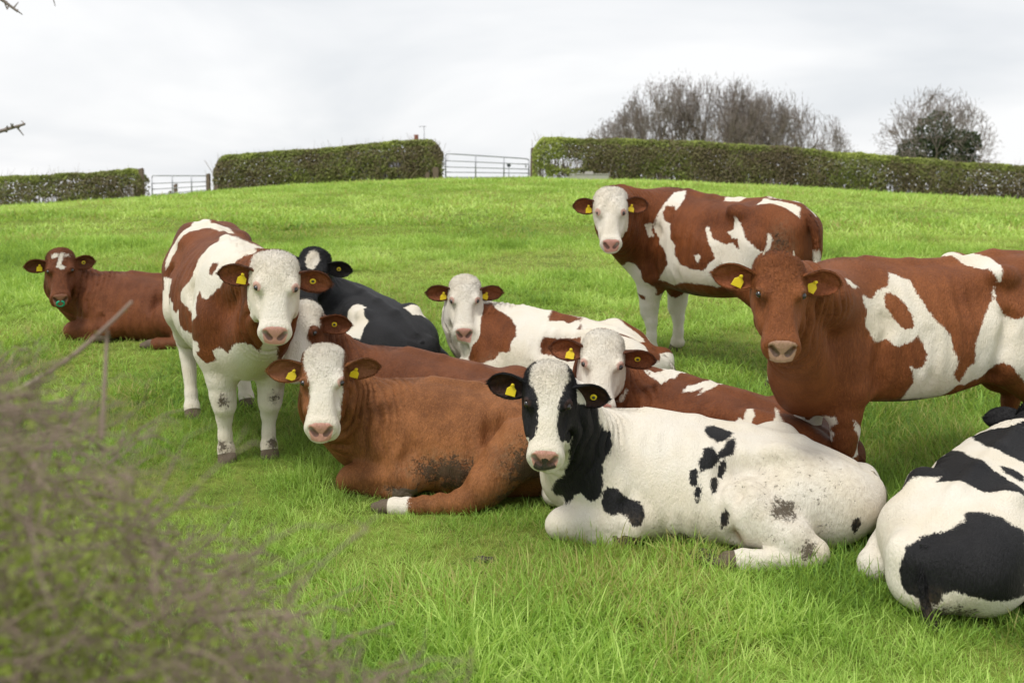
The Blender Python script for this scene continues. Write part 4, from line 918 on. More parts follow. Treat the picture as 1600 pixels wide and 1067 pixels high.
EXTRA = {
 'H': dict(hairs=110000, tail_white=((0, 1), (.05, .05)), mud=[((-.60, .32, .28), (.50, .40, .36), .36), ((.0, .36, .08), (.75, .22, .17), .32), ((-.50, .42, .26), (.17, .15, .13)), ((-.05, .33, .06), (.22, .12, .10)), ((-.62, .5, .12), (.1, .1, .1))], skin=[((-.34, .42, .17), (.10, .10, .13))]),
 'E': dict(fold=.075, socks=[((.28, .57, .05), (.13, .10, .10))], hairs=100000, mud=[((-.46, .46, .26), (.28, .32, .27)), ((-.30, .47, .10), (.30, .2, .14)), ((.00, .38, .19), (.40, .16, .17)), ((-.1, .4, .1), (.5, .2, .12)), ((.28, .36, .08), (.16, .12, .07))]),
 'B': dict(fold=.035, lift=-.035, hairs=80000, mirror=False, pdepth=.75, leg_white=((.66, .86), 1), mud=[((.46, .145, .41), (.07, .075, .10)), ((.46, -.145, .41), (.07, .075, .10)), ((.42, .14, .12), (.10, .08, .09)), ((.42, -.14, .12), (.10, .08, .09)), ((-.84, -.15, .1), (.1, .1, .12))]),
 'J': dict(horns=True, hairs=100000, mud=[((.0, .15, .56), (.35, .2, .05))]),
 'I': dict(hairs=50000, hair_w=.0032, lift=-.03, leg_white=((.50, .50), 1), tail_white=((.3, .55, .95, 1.05), (-.05, .05, .05, -.05)), mud=[((-.88, .16, 1.0), (.16, .14, .27)), ((.0, .15, .56), (.5, .25, .09)), ((.45, .14, .42), (.06, .07, .08))]),
 'F': dict(mud=[((.0, .34, .12), (.6, .22, .24), .34)], hairs=50000, hair_w=.0032, tail_white=((0, 1), (.05, .05))),
 'G': dict(hairs=60000), 'A': dict(nose_ring=True, hairs=45000, hair_w=.0034), 'C': dict(mirror=False, hairs=45000, hair_w=.0034), 'D': dict(hairs=60000),
 'K': dict(front_dark=.38, zs=.96, neck_bend=(0, 0, 0), tail_r=.8, ears={-1: (4, 4, 15)}, mud=[((-.7, .2, .2), (.4, .35, .3), .3), ((-.95, -.1, .1), (.2, .25, .16))], over=dict(tail=[(-.96, 0, .37), (-1.01, .01, .31), (-1.04, .03, .20), (-1.05, .06, .10), (-1.0, .10, .04)]), hairs=90000, mirror=False, pdepth=.6, tail_white=((0, 1), (-.05, -.05))),
}
MORE = {'I': [dict(w=1, n=(0, .35, .94), p=[(-.60, .03, 1.28), (-.74, .04, 1.28), (-.93, .03, 1.26), (-.97, .09, 1.2), (-.86, .10, 1.25), (-.74, .13, 1.24), (-.64, .14, 1.24)]), dict(w=1, n=(0, .3, .95), p=[(-.22, .0, 1.26), (-.42, .0, 1.26), (-.40, .06, 1.25), (-.26, .06, 1.25)])]}
MATS = {
 'H': herd_mats('black_pied', BLACK, nose=(.68, .34, .28), nose2=(.03, .028, .028), earin=(.055, .022, .012)),
 'E': herd_mats('brown', BROWN, earin=(.30, .12, .06)),
 'B': herd_mats('red_pied', RED, earcol=(.10, .036, .018), earin=(.28, .09, .035)),
 'J': herd_mats('brown_pied', ((.150, .046, .014), (.215, .070, .021)), nose=(.50, .29, .21), earin=(.32, .10, .045)),
 'A': herd_mats('dark_red', ((.105, .031, .010), (.165, .053, .018)), nose=(.33, .14, .09), earin=(.12, .045, .02)),
 'C': herd_mats('black', BLACK, nose=(.05, .045, .045), earin=(.02, .016, .014)),
}
MATS.update({'F': MATS['B'], 'G': MATS['B'], 'I': MATS['B'], 'D': herd_mats('chestnut', ((.100, .031, .010), (.170, .056, .019)), earin=(.24, .085, .04)), 'K': MATS['C']})
ONLY = globals().get('ONLY_COWS')
for key in 'HEBFGJIACDK':
    if ONLY and key not in ONLY: continue
    build_cow(key, {**SPECS[key], **EXTRA[key], 'patches': PATCHES.get(key, []) + MORE.get(key, []), **globals().get('DEV_OVER', {})}, MATS[key])
# ---------------------------------------------------------------- ground
def sheet(xs, ys, f):
    X, Y = np.meshgrid(xs, ys); v = np.c_[X.ravel(), Y.ravel(), f(X, Y).ravel()]
    nx = len(xs); i, k = np.meshgrid(np.arange(len(ys)-1), np.arange(nx-1), indexing='ij'); a = (i*nx+k).ravel()
    return v, np.stack([a, a+1, a+nx+1, a+nx], 1)
def grad(lo, hi, d0, g=1.12):
    out = [0.0]; d = d0
    while out[-1] < hi: out.append(out[-1]+d); d *= g
    neg = [0.0]; d = d0
    while neg[-1] > lo: neg.append(neg[-1]-d); d *= g
    return np.array(sorted(set(neg+out)))
_gx = grad(-900, 900, .35, 1.07); _gy = 7 + grad(-80, 1500, .3, 1.055)
gv, gq = sheet(_gx, _gy, ground_z)
m = NT('pasture')
P = m.node('TexCoord').outputs['Object']
n1 = m.noise(P, .35, 4, .6); n2 = m.noise(P, 2.6, 5, .65); n3 = m.noise(P, 38, 4, .7); n4 = m.noise(P, 9, 4, .6)
c = m.mix(m.step(n2, .3, .7), (.140, .195, .035), (.245, .300, .06))
c = m.mix(m.math('MULTIPLY', m.step(n1, .35, .65), .55), c, (.23, .29, .045))
c = m.mix(m.math('MULTIPLY', m.step(n3, .45, .75), .45), c, (.22, .22, .065))
c = m.mix(m.math('MULTIPLY', m.step(n4, .56, .72), .5), c, (.045, .036, .018))
b = m.bsdf(Base_Color=c, Roughness=.95); b.inputs['Specular IOR Level'].default_value = .1
m.l.new(m.bump(m.math('ADD', n3, n4), .8, .05), b.inputs['Normal'])
ground = link('pasture_ground', mesh_np('pasture_ground', gv, gq), m.m); tag(ground, kind='structure')

# ---------------------------------------------------------------- grass
def grass_material():
    m = NT('grass_blades')
    tint = m.node('Attribute', attribute_type='INSTANCER', attribute_name='tint').outputs['Fac']
    dry = m.node('Attribute', attribute_type='INSTANCER', attribute_name='dry').outputs['Fac']
    bl = m.attr('bl'); hg = m.attr('hg')
    t = m.math('ADD', m.math('MULTIPLY', tint, .55), m.math('MULTIPLY', bl, .45))
    r = m.node('ValToRGB'); m.put(r.inputs['Fac'], t)
    els = r.color_ramp.elements
    els[0].position = .05; els[0].color = (.070, .155, .026, 1); els[1].position = .95; els[1].color = (.68, .84, .25, 1)
    e = els.new(.5); e.color = (.315, .520, .085, 1)
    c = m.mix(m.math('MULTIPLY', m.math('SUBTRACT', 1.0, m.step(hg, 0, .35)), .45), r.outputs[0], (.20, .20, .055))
    dm = m.step(m.math('ADD', m.math('MULTIPLY', bl, .9), dry), .98, 1.06)
    c = m.mix(m.math('MULTIPLY', dm, .85), c, (.42, .34, .14))
    d = m.node('BsdfPrincipled', {'Roughness': .55}); m.put(d.inputs['Base Color'], c); d.inputs['Specular IOR Level'].default_value = .25
    tr = m.node('BsdfTranslucent'); m.put(tr.inputs['Color'], m.mix(.5, c, (.60, .74, .12)))
    mx = m.node('MixShader'); mx.inputs[0].default_value = .42
    m.l.new(d.outputs[0], mx.inputs[1]); m.l.new(tr.outputs[0], mx.inputs[2]); m.l.new(mx.outputs[0], m.out.inputs['Surface'])
    return m.m
M_GRASS = grass_material()
def tuft_mesh(name, nb, hmin, hmax, rad, w, segs, rg, lean=.6):
    V = []; Q = []; T_ = []; BL = []; HG = []
    o = 0
    for k in range(nb):
        a = rg.uniform(0, 6.283); r = rad*math.sqrt(rg.random()); p = np.array([r*math.cos(a), r*math.sin(a), -.006])
        h = rg.uniform(hmin, hmax); az = a + rg.normal(0, .9); ln = abs(rg.normal(0, lean))+.08; curve = rg.uniform(.2, 1.2)
        dr = np.array([math.cos(az), math.sin(az), 0]); sd = np.array([-math.sin(az), math.cos(az), 0]); tw = rg.normal(0, .5); sd = sd*math.cos(tw)+dr*math.sin(tw)
        ww = w*rg.uniform(.7, 1.3); bl = rg.random()
        for s in range(segs):
            t = s/segs; an = ln + curve*t*1.1
            if s: p = p + (np.array([0, 0, 1])*math.cos(an)+dr*math.sin(an))*h/segs
            wd = ww*(1-.75*t**1.5)
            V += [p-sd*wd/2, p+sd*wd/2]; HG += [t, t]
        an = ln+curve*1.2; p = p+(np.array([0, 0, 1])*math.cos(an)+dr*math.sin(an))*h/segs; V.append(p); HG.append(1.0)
        for s in range(segs-1): Q.append((o+2*s, o+2*s+1, o+2*s+3, o+2*s+2))
        T_.append((o+2*segs-2, o+2*segs-1, o+2*segs)); BL += [bl]*(2*segs+1); o += 2*segs+1
    me = mesh_np(name, np.array(V), [np.array(Q), np.array(T_)] if Q else [np.array(T_)])
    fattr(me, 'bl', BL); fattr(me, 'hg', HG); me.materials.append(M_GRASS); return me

def scatter(name, pts, rot, scl, attrs, variants, kind='stuff'):
    """points instancing one of the variant meshes each, through geometry nodes"""
    coll = bpy.data.collections.new(name + '_kinds')
    for i, me in enumerate(variants):
        coll.objects.link(bpy.data.objects.new('%s_%02d' % (name, i), me))
    me = bpy.data.meshes.new(name); me.vertices.add(len(pts)); me.vertices.foreach_set('co', np.asarray(pts, np.float32).ravel())
    a = me.attributes.new('rot', 'FLOAT_VECTOR', 'POINT'); a.data.foreach_set('vector', np.asarray(rot, np.float32).ravel())
    fattr(me, 'scl', scl)
    a = me.attributes.new('pick', 'INT', 'POINT'); a.data.foreach_set('value', RNG.integers(0, len(variants), len(pts)).astype(np.int32))
    for k, v in attrs.items(): fattr(me, k, v)
    o = link(name, me); o['kind'] = kind
    ng = bpy.data.node_groups.new(name, 'GeometryNodeTree')
    ng.interface.new_socket('Geometry', in_out='INPUT', socket_type='NodeSocketGeometry'); ng.interface.new_socket('Geometry', in_out='OUTPUT', socket_type='NodeSocketGeometry')
    N, L = ng.nodes, ng.links
    gi, go = N.new('NodeGroupInput'), N.new('NodeGroupOutput')
    ip = N.new('GeometryNodeInstanceOnPoints'); ci = N.new('GeometryNodeCollectionInfo')
    ci.inputs['Collection'].default_value = coll; ci.inputs['Separate Children'].default_value = True; ci.inputs['Reset Children'].default_value = True
    def na(nm, dt):
        x = N.new('GeometryNodeInputNamedAttribute'); x.data_type = dt; x.inputs['Name'].default_value = nm; return x.outputs['Attribute']
    L.new(gi.outputs[0], ip.inputs['Points']); L.new(ci.outputs[0], ip.inputs['Instance']); ip.inputs['Pick Instance'].default_value = True
    L.new(na('pick', 'INT'), ip.inputs['Instance Index'])
    e2r = N.new('FunctionNodeEulerToRotation'); L.new(na('rot', 'FLOAT_VECTOR'), e2r.inputs[0]); L.new(e2r.outputs[0], ip.inputs['Rotation'])
    L.new(na('scl', 'FLOAT'), ip.inputs['Scale']); L.new(ip.outputs[0], go.inputs[0])
    md = o.modifiers.new('scatter', 'NODES'); md.node_group = ng
    return o

def vnoise(x, y, s, seed=0):
    """smooth 2-D value noise, 0..1"""
    rg = np.random.default_rng(seed); G = rg.random((64, 64)); x = x/s; y = y/s
    xi = np.floor(x).astype(int); yi = np.floor(y).astype(int); fx = x-xi; fy = y-yi; fx = fx*fx*(3-2*fx); fy = fy*fy*(3-2*fy)
    g = lambda a, b: G[a % 64, b % 64]
    return (g(xi, yi)*(1-fx)+g(xi+1, yi)*fx)*(1-fy)+(g(xi, yi+1)*(1-fx)+g(xi+1, yi+1)*fx)*fy

def cow_footprint():
    """cells of 4 cm under the animals where grass is pressed down"""
    occ = set()
    for c in COWS.values():
        W = (c['place'](c['V'][:c['nbv']]) @ c['Rz'].T) + c['loc']
        hgt = W[:, 2]-ground_z(W[:, 0], W[:, 1]); W = W[hgt < .34]
        occ |= set(map(tuple, np.unique(np.floor(W[:, :2]/.04).astype(int), axis=0)))
    nb = [(i, j) for i in (-2, -1, 0, 1, 2) for j in (-2, -1, 0, 1, 2) if i*i+j*j < 6]
    return {c for c in occ if all((c[0]+i, c[1]+j) in occ for i, j in nb)}

def make_grass():
    rg = np.random.default_rng(5)
    occ = cow_footprint()
    def zone(name, y0, y1, dens, variants, smin_, smax_, margin, taper=None):
        hw1 = .42*y1+margin; n = int((y1-y0)*2*hw1*dens)
        x = rg.uniform(-hw1, hw1, n); y = rg.uniform(y0, y1, n); k = np.abs(x) < .42*y+margin; x, y = x[k], y[k]
        big = vnoise(x, y, 1.7, 1)*.5+vnoise(x, y, .55, 2)*.35+vnoise(x, y, .2, 3)*.15
        if taper is not None:
            k = rg.random(len(x)) < taper(y); x, y, big = x[k], y[k], big[k]
        kk = rg.random(len(x)) < .30+1.1*big; x, y, big = x[kk], y[kk], big[kk]
        if occ and y0 < 13:
            ok = np.array([(int(math.floor(a/.04)), int(math.floor(b/.04))) not in occ for a, b in zip(x, y)]); x, y, big = x[ok], y[ok], big[ok]
        z = ground_z(x, y); n = len(x)
        rot = np.c_[rg.normal(0, .14, n), rg.normal(0, .14, n), rg.uniform(0, 6.28, n)]
        sc = (smin_+(smax_-smin_)*np.clip((big-.28)*2.2, 0, 1)**1.2)*rg.uniform(.8, 1.25, n)
        pat = vnoise(x, y, 3.1, 7)*.4+vnoise(x, y, .8, 8)*.35+vnoise(x, y, .33, 9)*.25
        far = np.clip((y-7)/28, 0, 1)
        tint = np.clip(.47+(pat-.5)*2.3+rg.normal(0, .13, n)+.34*far, 0, 1)
        dry = np.clip((vnoise(x, y, .7, 12)-.45)*.9, 0, .4)+rg.uniform(0, .12, n)
        return scatter(name, np.c_[x, y, z], rot, sc, dict(tint=tint, dry=dry), variants)
    near = [tuft_mesh('tuft', 15, .05, .145, .055, .0042, 4, rg, .5) for _ in range(8)] + [tuft_mesh('tuft', 12, .03, .07, .06, .0045, 3, rg, 1.0) for _ in range(4)]
    mid = [tuft_mesh('tuft', 15, .05, .13, .08, .0075, 3, rg, .6) for _ in range(8)]
    far = [tuft_mesh('tuft', 13, .04, .10, .16, .018, 2, rg, .8) for _ in range(8)]
    zone('grass', 3.0, 8.6, 900, near, .45, 1.55, .5)
    zone('grass', 8.6, 18, 330, mid, .55, 1.45, .8, lambda y: np.clip(1.25-(y-8.6)/22, .3, 1))
    zone('grass', 18, 47, 75, far, .7, 1.5, 2.0)
if not globals().get('NO_GRASS'): make_grass()
# ---------------------------------------------------------------- leaves, sticks
def leaf_material(name, stops, trans=.3):
    m = NT(name); t = m.attr('tone'); r = m.node('ValToRGB'); m.put(r.inputs['Fac'], t); els = r.color_ramp.elements
    for i, (p, c) in enumerate(stops):
        e = els[i] if i < 2 else els.new(p)
        e.position = p; e.color = c + (1,)
    d = m.node('BsdfPrincipled', {'Roughness': .6}); m.put(d.inputs['Base Color'], r.outputs[0]); d.inputs['Specular IOR Level'].default_value = .3
    tr = m.node('BsdfTranslucent'); m.put(tr.inputs['Color'], r.outputs[0]); mx = m.node('MixShader'); mx.inputs[0].default_value = trans
    m.l.new(d.outputs[0], mx.inputs[1]); m.l.new(tr.outputs[0], mx.inputs[2]); m.l.new(mx.outputs[0], m.out.inputs['Surface']); return m.m
M_HEDGE = leaf_material('hedge_leaf', [(0, (.150, .115, .070)), (1, (.40, .46, .10)), (.35, (.21, .185, .085)), (.62, (.215, .25, .065))])
M_IVY = leaf_material('ivy_leaf', [(0, (.028, .042, .018)), (1, (.12, .15, .055)), (.5, (.06, .085, .032))], .15)
M_BUD = leaf_material('hawthorn_leaf', [(0, (.15, .13, .05)), (1, (.46, .54, .11)), (.5, (.26, .32, .06))], .4)
M_TWIG = simple('twig_bark', (.33, .265, .205), .85, var=.45, scale=14)
M_BARK = simple('grey_bark', (.23, .19, .165), .9, var=.35, scale=3)
M_PALE = simple('lichened_bark', (.29, .235, .175), .85, var=.5, scale=16)
M_DARKTW = simple('brown_twig', (.235, .175, .135), .85, var=.65, scale=9)
M_POST = simple('weathered_post', (.17, .125, .09), .85, var=.35, scale=9, bump=.5)
M_STEEL = simple('galvanised_steel', (.33, .34, .36), .42, metal=.75, var=.15, scale=7)
M_CONC = simple('pale_concrete', (.46, .44, .40), .85, var=.18, scale=6, bump=.3)

def quads_at(c, nrm, size, rg, aspect=.6):
    n = len(c); nrm = nrm/(np.linalg.norm(nrm, axis=1)[:, None]+1e-9); a = np.cross(nrm, rg.normal(0, 1, (n, 3))); a /= np.linalg.norm(a, axis=1)[:, None]+1e-9; b = np.cross(nrm, a)
    s = np.asarray(size)[:, None]
    V = np.stack([c-a*s*.5, c-b*s*aspect*.5+nrm*s*.08, c+a*s*.5, c+b*s*aspect*.5+nrm*s*.08], 1).reshape(-1, 3)
    return V, np.arange(4*n).reshape(-1, 4)

def sticks(segs, sides=3):
    """segs: rows of p0(3) p1(3) r0 r1 -> tapered prisms in one mesh"""
    S = np.asarray(segs, float); p0, p1, r0, r1 = S[:, :3], S[:, 3:6], S[:, 6], S[:, 7]
    t = p1-p0; t /= np.linalg.norm(t, axis=1)[:, None]+1e-9
    ref = np.where(np.abs(t[:, 2:3]) < .9, np.array([[0, 0, 1.0]]), np.array([[1.0, 0, 0]])); u = np.cross(t, ref); u /= np.linalg.norm(u, axis=1)[:, None]; w = np.cross(t, u)
    a = np.arange(sides)*2*math.pi/sides; ring = np.cos(a)[None, :, None]*u[:, None]+np.sin(a)[None, :, None]*w[:, None]
    V = np.concatenate([p0[:, None]+ring*r0[:, None, None], p1[:, None]+ring*r1[:, None, None]], 1).reshape(-1, 3)
    k = np.arange(sides); k2 = (k+1) % sides; b = (np.arange(len(S))*2*sides)[:, None]
    Q = np.stack([b+k, b+k2, b+sides+k2, b+sides+k], 2).reshape(-1, 4); return V, Q

def box_np(lo, hi, bev=0):
    bm = bmesh.new(); bmesh.ops.create_cube(bm, size=1)
    lo, hi = np.array(lo, float), np.array(hi, float)
    for v in bm.verts: v.co = Vector(((v.co.x+.5)*(hi[0]-lo[0])+lo[0], (v.co.y+.5)*(hi[1]-lo[1])+lo[1], (v.co.z+.5)*(hi[2]-lo[2])+lo[2]))
    if bev: bmesh.ops.bevel(bm, geom=list(bm.edges), offset=bev, segments=2, affect='EDGES')
    return bm
def bm_obj(name, bm, mat, parent=None, smooth=False):
    me = bpy.data.meshes.new(name); bm.to_mesh(me); bm.free()
    if smooth: me.polygons.foreach_set('use_smooth', np.ones(len(me.polygons), bool))
    return link(name, me, mat, parent)
def tube_obj(name, pts, r, mat, parent=None, sides=8):
    V, Q = tube_np(pts, r, sides); n = len(pts)
    me = mesh_np(name, V, [Q, np.array([np.arange(sides)[::-1], (n-1)*sides+np.arange(sides)])]); return link(name, me, mat, parent)

# ---------------------------------------------------------------- clipped hedges
def hedge(path, label, seed, thick=1.1, gap=.38, green=.0, per_m=2300, endround=(1, 1)):
    rg = np.random.default_rng(seed); P = np.array(path, float)      # x, y, height
    L = np.r_[0, np.cumsum(np.linalg.norm(np.diff(P[:, :2], axis=0), axis=1))]; tot = L[-1]
    at = lambda s: (np.interp(s, L, P[:, 0]), np.interp(s, L, P[:, 1]), np.interp(s, L, P[:, 2]))
    root = empty('hedge', (P[0, 0], P[0, 1], float(ground_z(P[0, 0], P[0, 1])))); tag(root, label, 'hedge', 'clipped hedges on the crest')
    o = np.array(root.location)
    n = int(tot*per_m); s = rg.uniform(0, tot, n); face = rg.random(n)
    x, y, h = at(s); h = (h-ground_z(x, y))*(1+.05*(vnoise(s, s*0, .9, seed)-.5)+.03*(vnoise(s, s*0, .25, seed+1)-.5))
    zf = rg.random(n)**.85; dp = np.where(face < .62, -thick/2+np.abs(rg.normal(0, .13, n)), np.where(face < .82, rg.uniform(-thick/2, thick/2, n), thick/2-np.abs(rg.normal(0, .13, n))))
    zf = np.where((face >= .62) & (face < .82), 1-np.abs(rg.normal(0, .05, n)), zf)
    belly = .82+.18*np.sin(np.clip(zf, 0, 1)*2.6); dp = dp*belly+ .10*(vnoise(s, zf*1.4, .5, seed+2)-.5)
    e = np.minimum(s if endround[0] else s*0+9, (tot-s) if endround[1] else s*0+9); topf = 1-.35*np.clip(1-e/.45, 0, 1)**2; zf = zf*topf
    z = ground_z(x, y)+zf*h
    gapn = vnoise(s, zf*h, .34, seed+3)*.55+vnoise(s, zf*h, .8, seed+4)*.45
    keep = (gapn > gap*(1-zf*1.02)) | (rg.random(n) < .03)
    c = np.c_[x, y+dp, z][keep]; s, zf, dp = s[keep], zf[keep], dp[keep]
    nr = np.c_[rg.normal(0, .6, len(c)), np.where(dp < 0, -1, 1)*.8, .5+rg.normal(0, .5, len(c))]
    V, Q = quads_at(c-o, nr, rg.uniform(.05, .115, len(c)), rg, .75)
    patch = vnoise(s, zf, 1.3, seed+5)*.6+vnoise(s, zf*1.3, .45, seed+6)*.4
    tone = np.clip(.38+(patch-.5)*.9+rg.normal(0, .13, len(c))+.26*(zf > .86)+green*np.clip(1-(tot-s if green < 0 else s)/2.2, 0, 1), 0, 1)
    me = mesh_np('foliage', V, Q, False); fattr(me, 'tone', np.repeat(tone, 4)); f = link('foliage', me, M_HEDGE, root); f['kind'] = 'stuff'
    segs = []
    for k in range(int(tot*80)):
        s0 = rg.uniform(.05, tot-.05); xx, yy, hh = at(s0); zz = float(ground_z(xx, yy)); hh = float(hh)-zz; p = np.array([xx, yy+rg.uniform(-.42, .42)*thick, zz+rg.uniform(-.05, .35)*hh*(rg.random() < .6)]); r = rg.uniform(.007, .022)
        d = np.array([rg.normal(0, .22), rg.normal(0, .15), 1.0]); ln = min(hh*rg.uniform(.3, .9), zz+hh*1.0-p[2])/3
        for j in range(3):
            q = p+d/np.linalg.norm(d)*ln; segs.append([*(p-o), *(q-o), r, r*.75]); p = q; r *= .75; d = d+rg.normal(0, .28, 3)
    for k in range(int(tot*7)):
        s0 = rg.uniform(.05, tot-.05); xx, yy, hh = at(s0); p = np.array([xx, yy+rg.uniform(-.4, .3)*thick, hh-.10]); d = np.array([rg.normal(0, .35), rg.normal(0, .3), 1.0]); ln = rg.uniform(.05, .13)
        for j in range(3): q = p+d*ln; segs.append([*(p-o), *(q-o), .008-.002*j, .006-.002*j]); p = q; d = d+rg.normal(0, .2, 3)
    V, Q = sticks(segs); t = link('twigs', mesh_np('twigs', V, Q), M_TWIG, root); t['kind'] = 'stuff'
    return root

def post(x, y, w, h, label, z0=-.2):
    z = float(ground_z(x, y)); h = h-z; bm = box_np((-w/2, -w/2, z0), (w/2, w/2, h), w*.12)
    for v in bm.verts:
        if v.co.z > h-.03: v.co.z += .02*math.sin(v.co.x*40)
    o = bm_obj('fence_post', bm, M_POST); o.location = (x, y, z); o.rotation_euler = (R(random.uniform(-2, 2)), R(random.uniform(-2, 2)), R(random.uniform(-8, 8)))
    tag(o, label, 'post', 'wooden posts by the field gates'); return o

def field_gate(a, b, ha, hb, rails, uprights, label, low=.16):
    a, b = np.array(a, float), np.array(b, float); za, zb = float(ground_z(*a)), float(ground_z(*b)); ha, hb = ha-za, hb-zb
    root = empty('field_gate', (a[0], a[1], za)); tag(root, label, 'gate', 'steel field gates'); o = np.array([a[0], a[1], za])
    P = lambda t, k: np.array([*(a+(b-a)*t), (za+(zb-za)*t)+low+(ha+(hb-ha)*t-low)*k])-o
    for k in rails:
        n = 9; pts = [P(t, k) for t in np.linspace(0, 1, n)]
        if k == 1: pts = [P(0, .9)]+[P(0.02, 1)]+pts[1:-1]+[P(.975, .99), P(.993, .96), P(1, .9)]
        tube_obj('rail', pts, .021 if k in (0, 1) else .016, M_STEEL, root)
    for t in uprights: tube_obj('upright', [P(t, 0), P(t, 1)], .022, M_STEEL, root)
    for t in (0, 1): tube_obj('end_post', [P(t, 0), P(t, .92)], .024, M_STEEL, root)
    tube_obj('latch', [P(.965, .52), P(.965, .74)], .02, M_STEEL, root)
    return root

# path points are x, y and the height of the clipped top
hedge([(-24, 46.8, 3.40), (-18.2, 46.2, 3.54), (-14.8, 46.0, 3.66), (-13.05, 46.0, 3.80)], 'low clipped hedge at the far left, with pale gaps of sky in it', 21, 1.0, .50, per_m=2600)
hedge([(-10.6, 46.3, 4.22), (-6.5, 46.0, 4.52), (-2.45, 45.7, 4.86)], 'tall clipped hedge between the two steel gates', 33, 1.3, .24, green=-.25, per_m=3200)
hedge([(.72, 45.9, 4.86), (7.0, 46.3, 4.78), (12.6, 46.7, 4.32), (18.8, 47.2, 3.88), (25, 47.5, 3.4)], 'long clipped hedge on the right below the bare trees', 45, 1.3, .42, green=.40, per_m=2900)
field_gate((-12.9, 46.2), (-10.95, 46.5), 3.56, 3.56, (0, .22, .44, .68, 1), (.36, .70), 'small steel field gate at the left between the two hedges')
field_gate((-2.36, 45.9), (.60, 46.1), 4.33, 4.15, (0, .22, .44, .70, 1), (.36, .70), 'wider steel field gate in the middle of the crest')
post(-13.1, 45.7, .17, 3.80, 'thick leaning post at the right end of the far left hedge')
post(-10.86, 46.1, .14, 3.62, 'brown post at the right end of the small gate')
post(-12.35, 47.3, .12, 3.28, 'dark short post standing behind the small gate')
post(-12.60, 47.5, .10, 3.02, 'shortest post behind the small gate, left of the dark one')
post(-10.45, 45.6, .14, 3.20, 'stub of post under the left end of the tall hedge')
post(-2.95, 45.0, .13, 3.64, 'low post under the right end of the tall hedge')
post(-2.66, 45.0, .20, 3.82, 'broad post beside the left end of the wider gate')
post(.70, 45.8, .13, 4.53, 'tall brown post at the right end of the wider gate')
post(.99, 45.7, .06, 4.24, 'thin post standing just right of the wider gate')

def marker_pole():
    x, y = -.12, 49.0; z = float(ground_z(x, y)); r = empty('marker_pole', (x, y, z)); tag(r, 'thin pole with a small dark head seen through the wider gate', 'pole')
    dz = 4.1-z-.8; tube_obj('pole', [(0, 0, -.2), (0, 0, .72+dz)], .016, M_STEEL, r); bm_obj('head', box_np((-.07, -.03, .66+dz), (.07, .03, .80+dz), .01), simple('dark_plastic', (.06, .07, .08), .5), r)
marker_pole()
def trough():
    x, y = 2.52, 42.2; z = 3.51-.30; r = empty('water_trough', (x, y, z)); tag(r, 'pale concrete water trough standing on the grass in front of the right hedge', 'trough')
    bm = box_np((-.60, -.25, -.05), (.60, .25, .27), 0)
    for v in bm.verts:
        if v.co.z > .2: v.co.x *= 1.07; v.co.y *= 1.12
    top = [f for f in bm.faces if f.normal.z > .9]
    res = bmesh.ops.inset_region(bm, faces=top, thickness=.07); 
    for f in top:
        for v in f.verts: v.co.z -= .16
    bmesh.ops.bevel(bm, geom=list(bm.edges), offset=.012, segments=2, affect='EDGES')
    bm_obj('basin', bm, M_CONC, r)
    rim = box_np((-.655, -.295, .275), (.655, -.235, .305), .008); bm_obj('rim', rim, M_CONC, r)
    bm_obj('valve_box', box_np((-.13, -.12, .262), (.13, .14, .38), .012), M_CONC, r)
    bm_obj('water', box_np((-.55, -.2, .18), (.55, .2, .20)), simple('trough_water', (.02, .025, .02), .05), r)
trough()

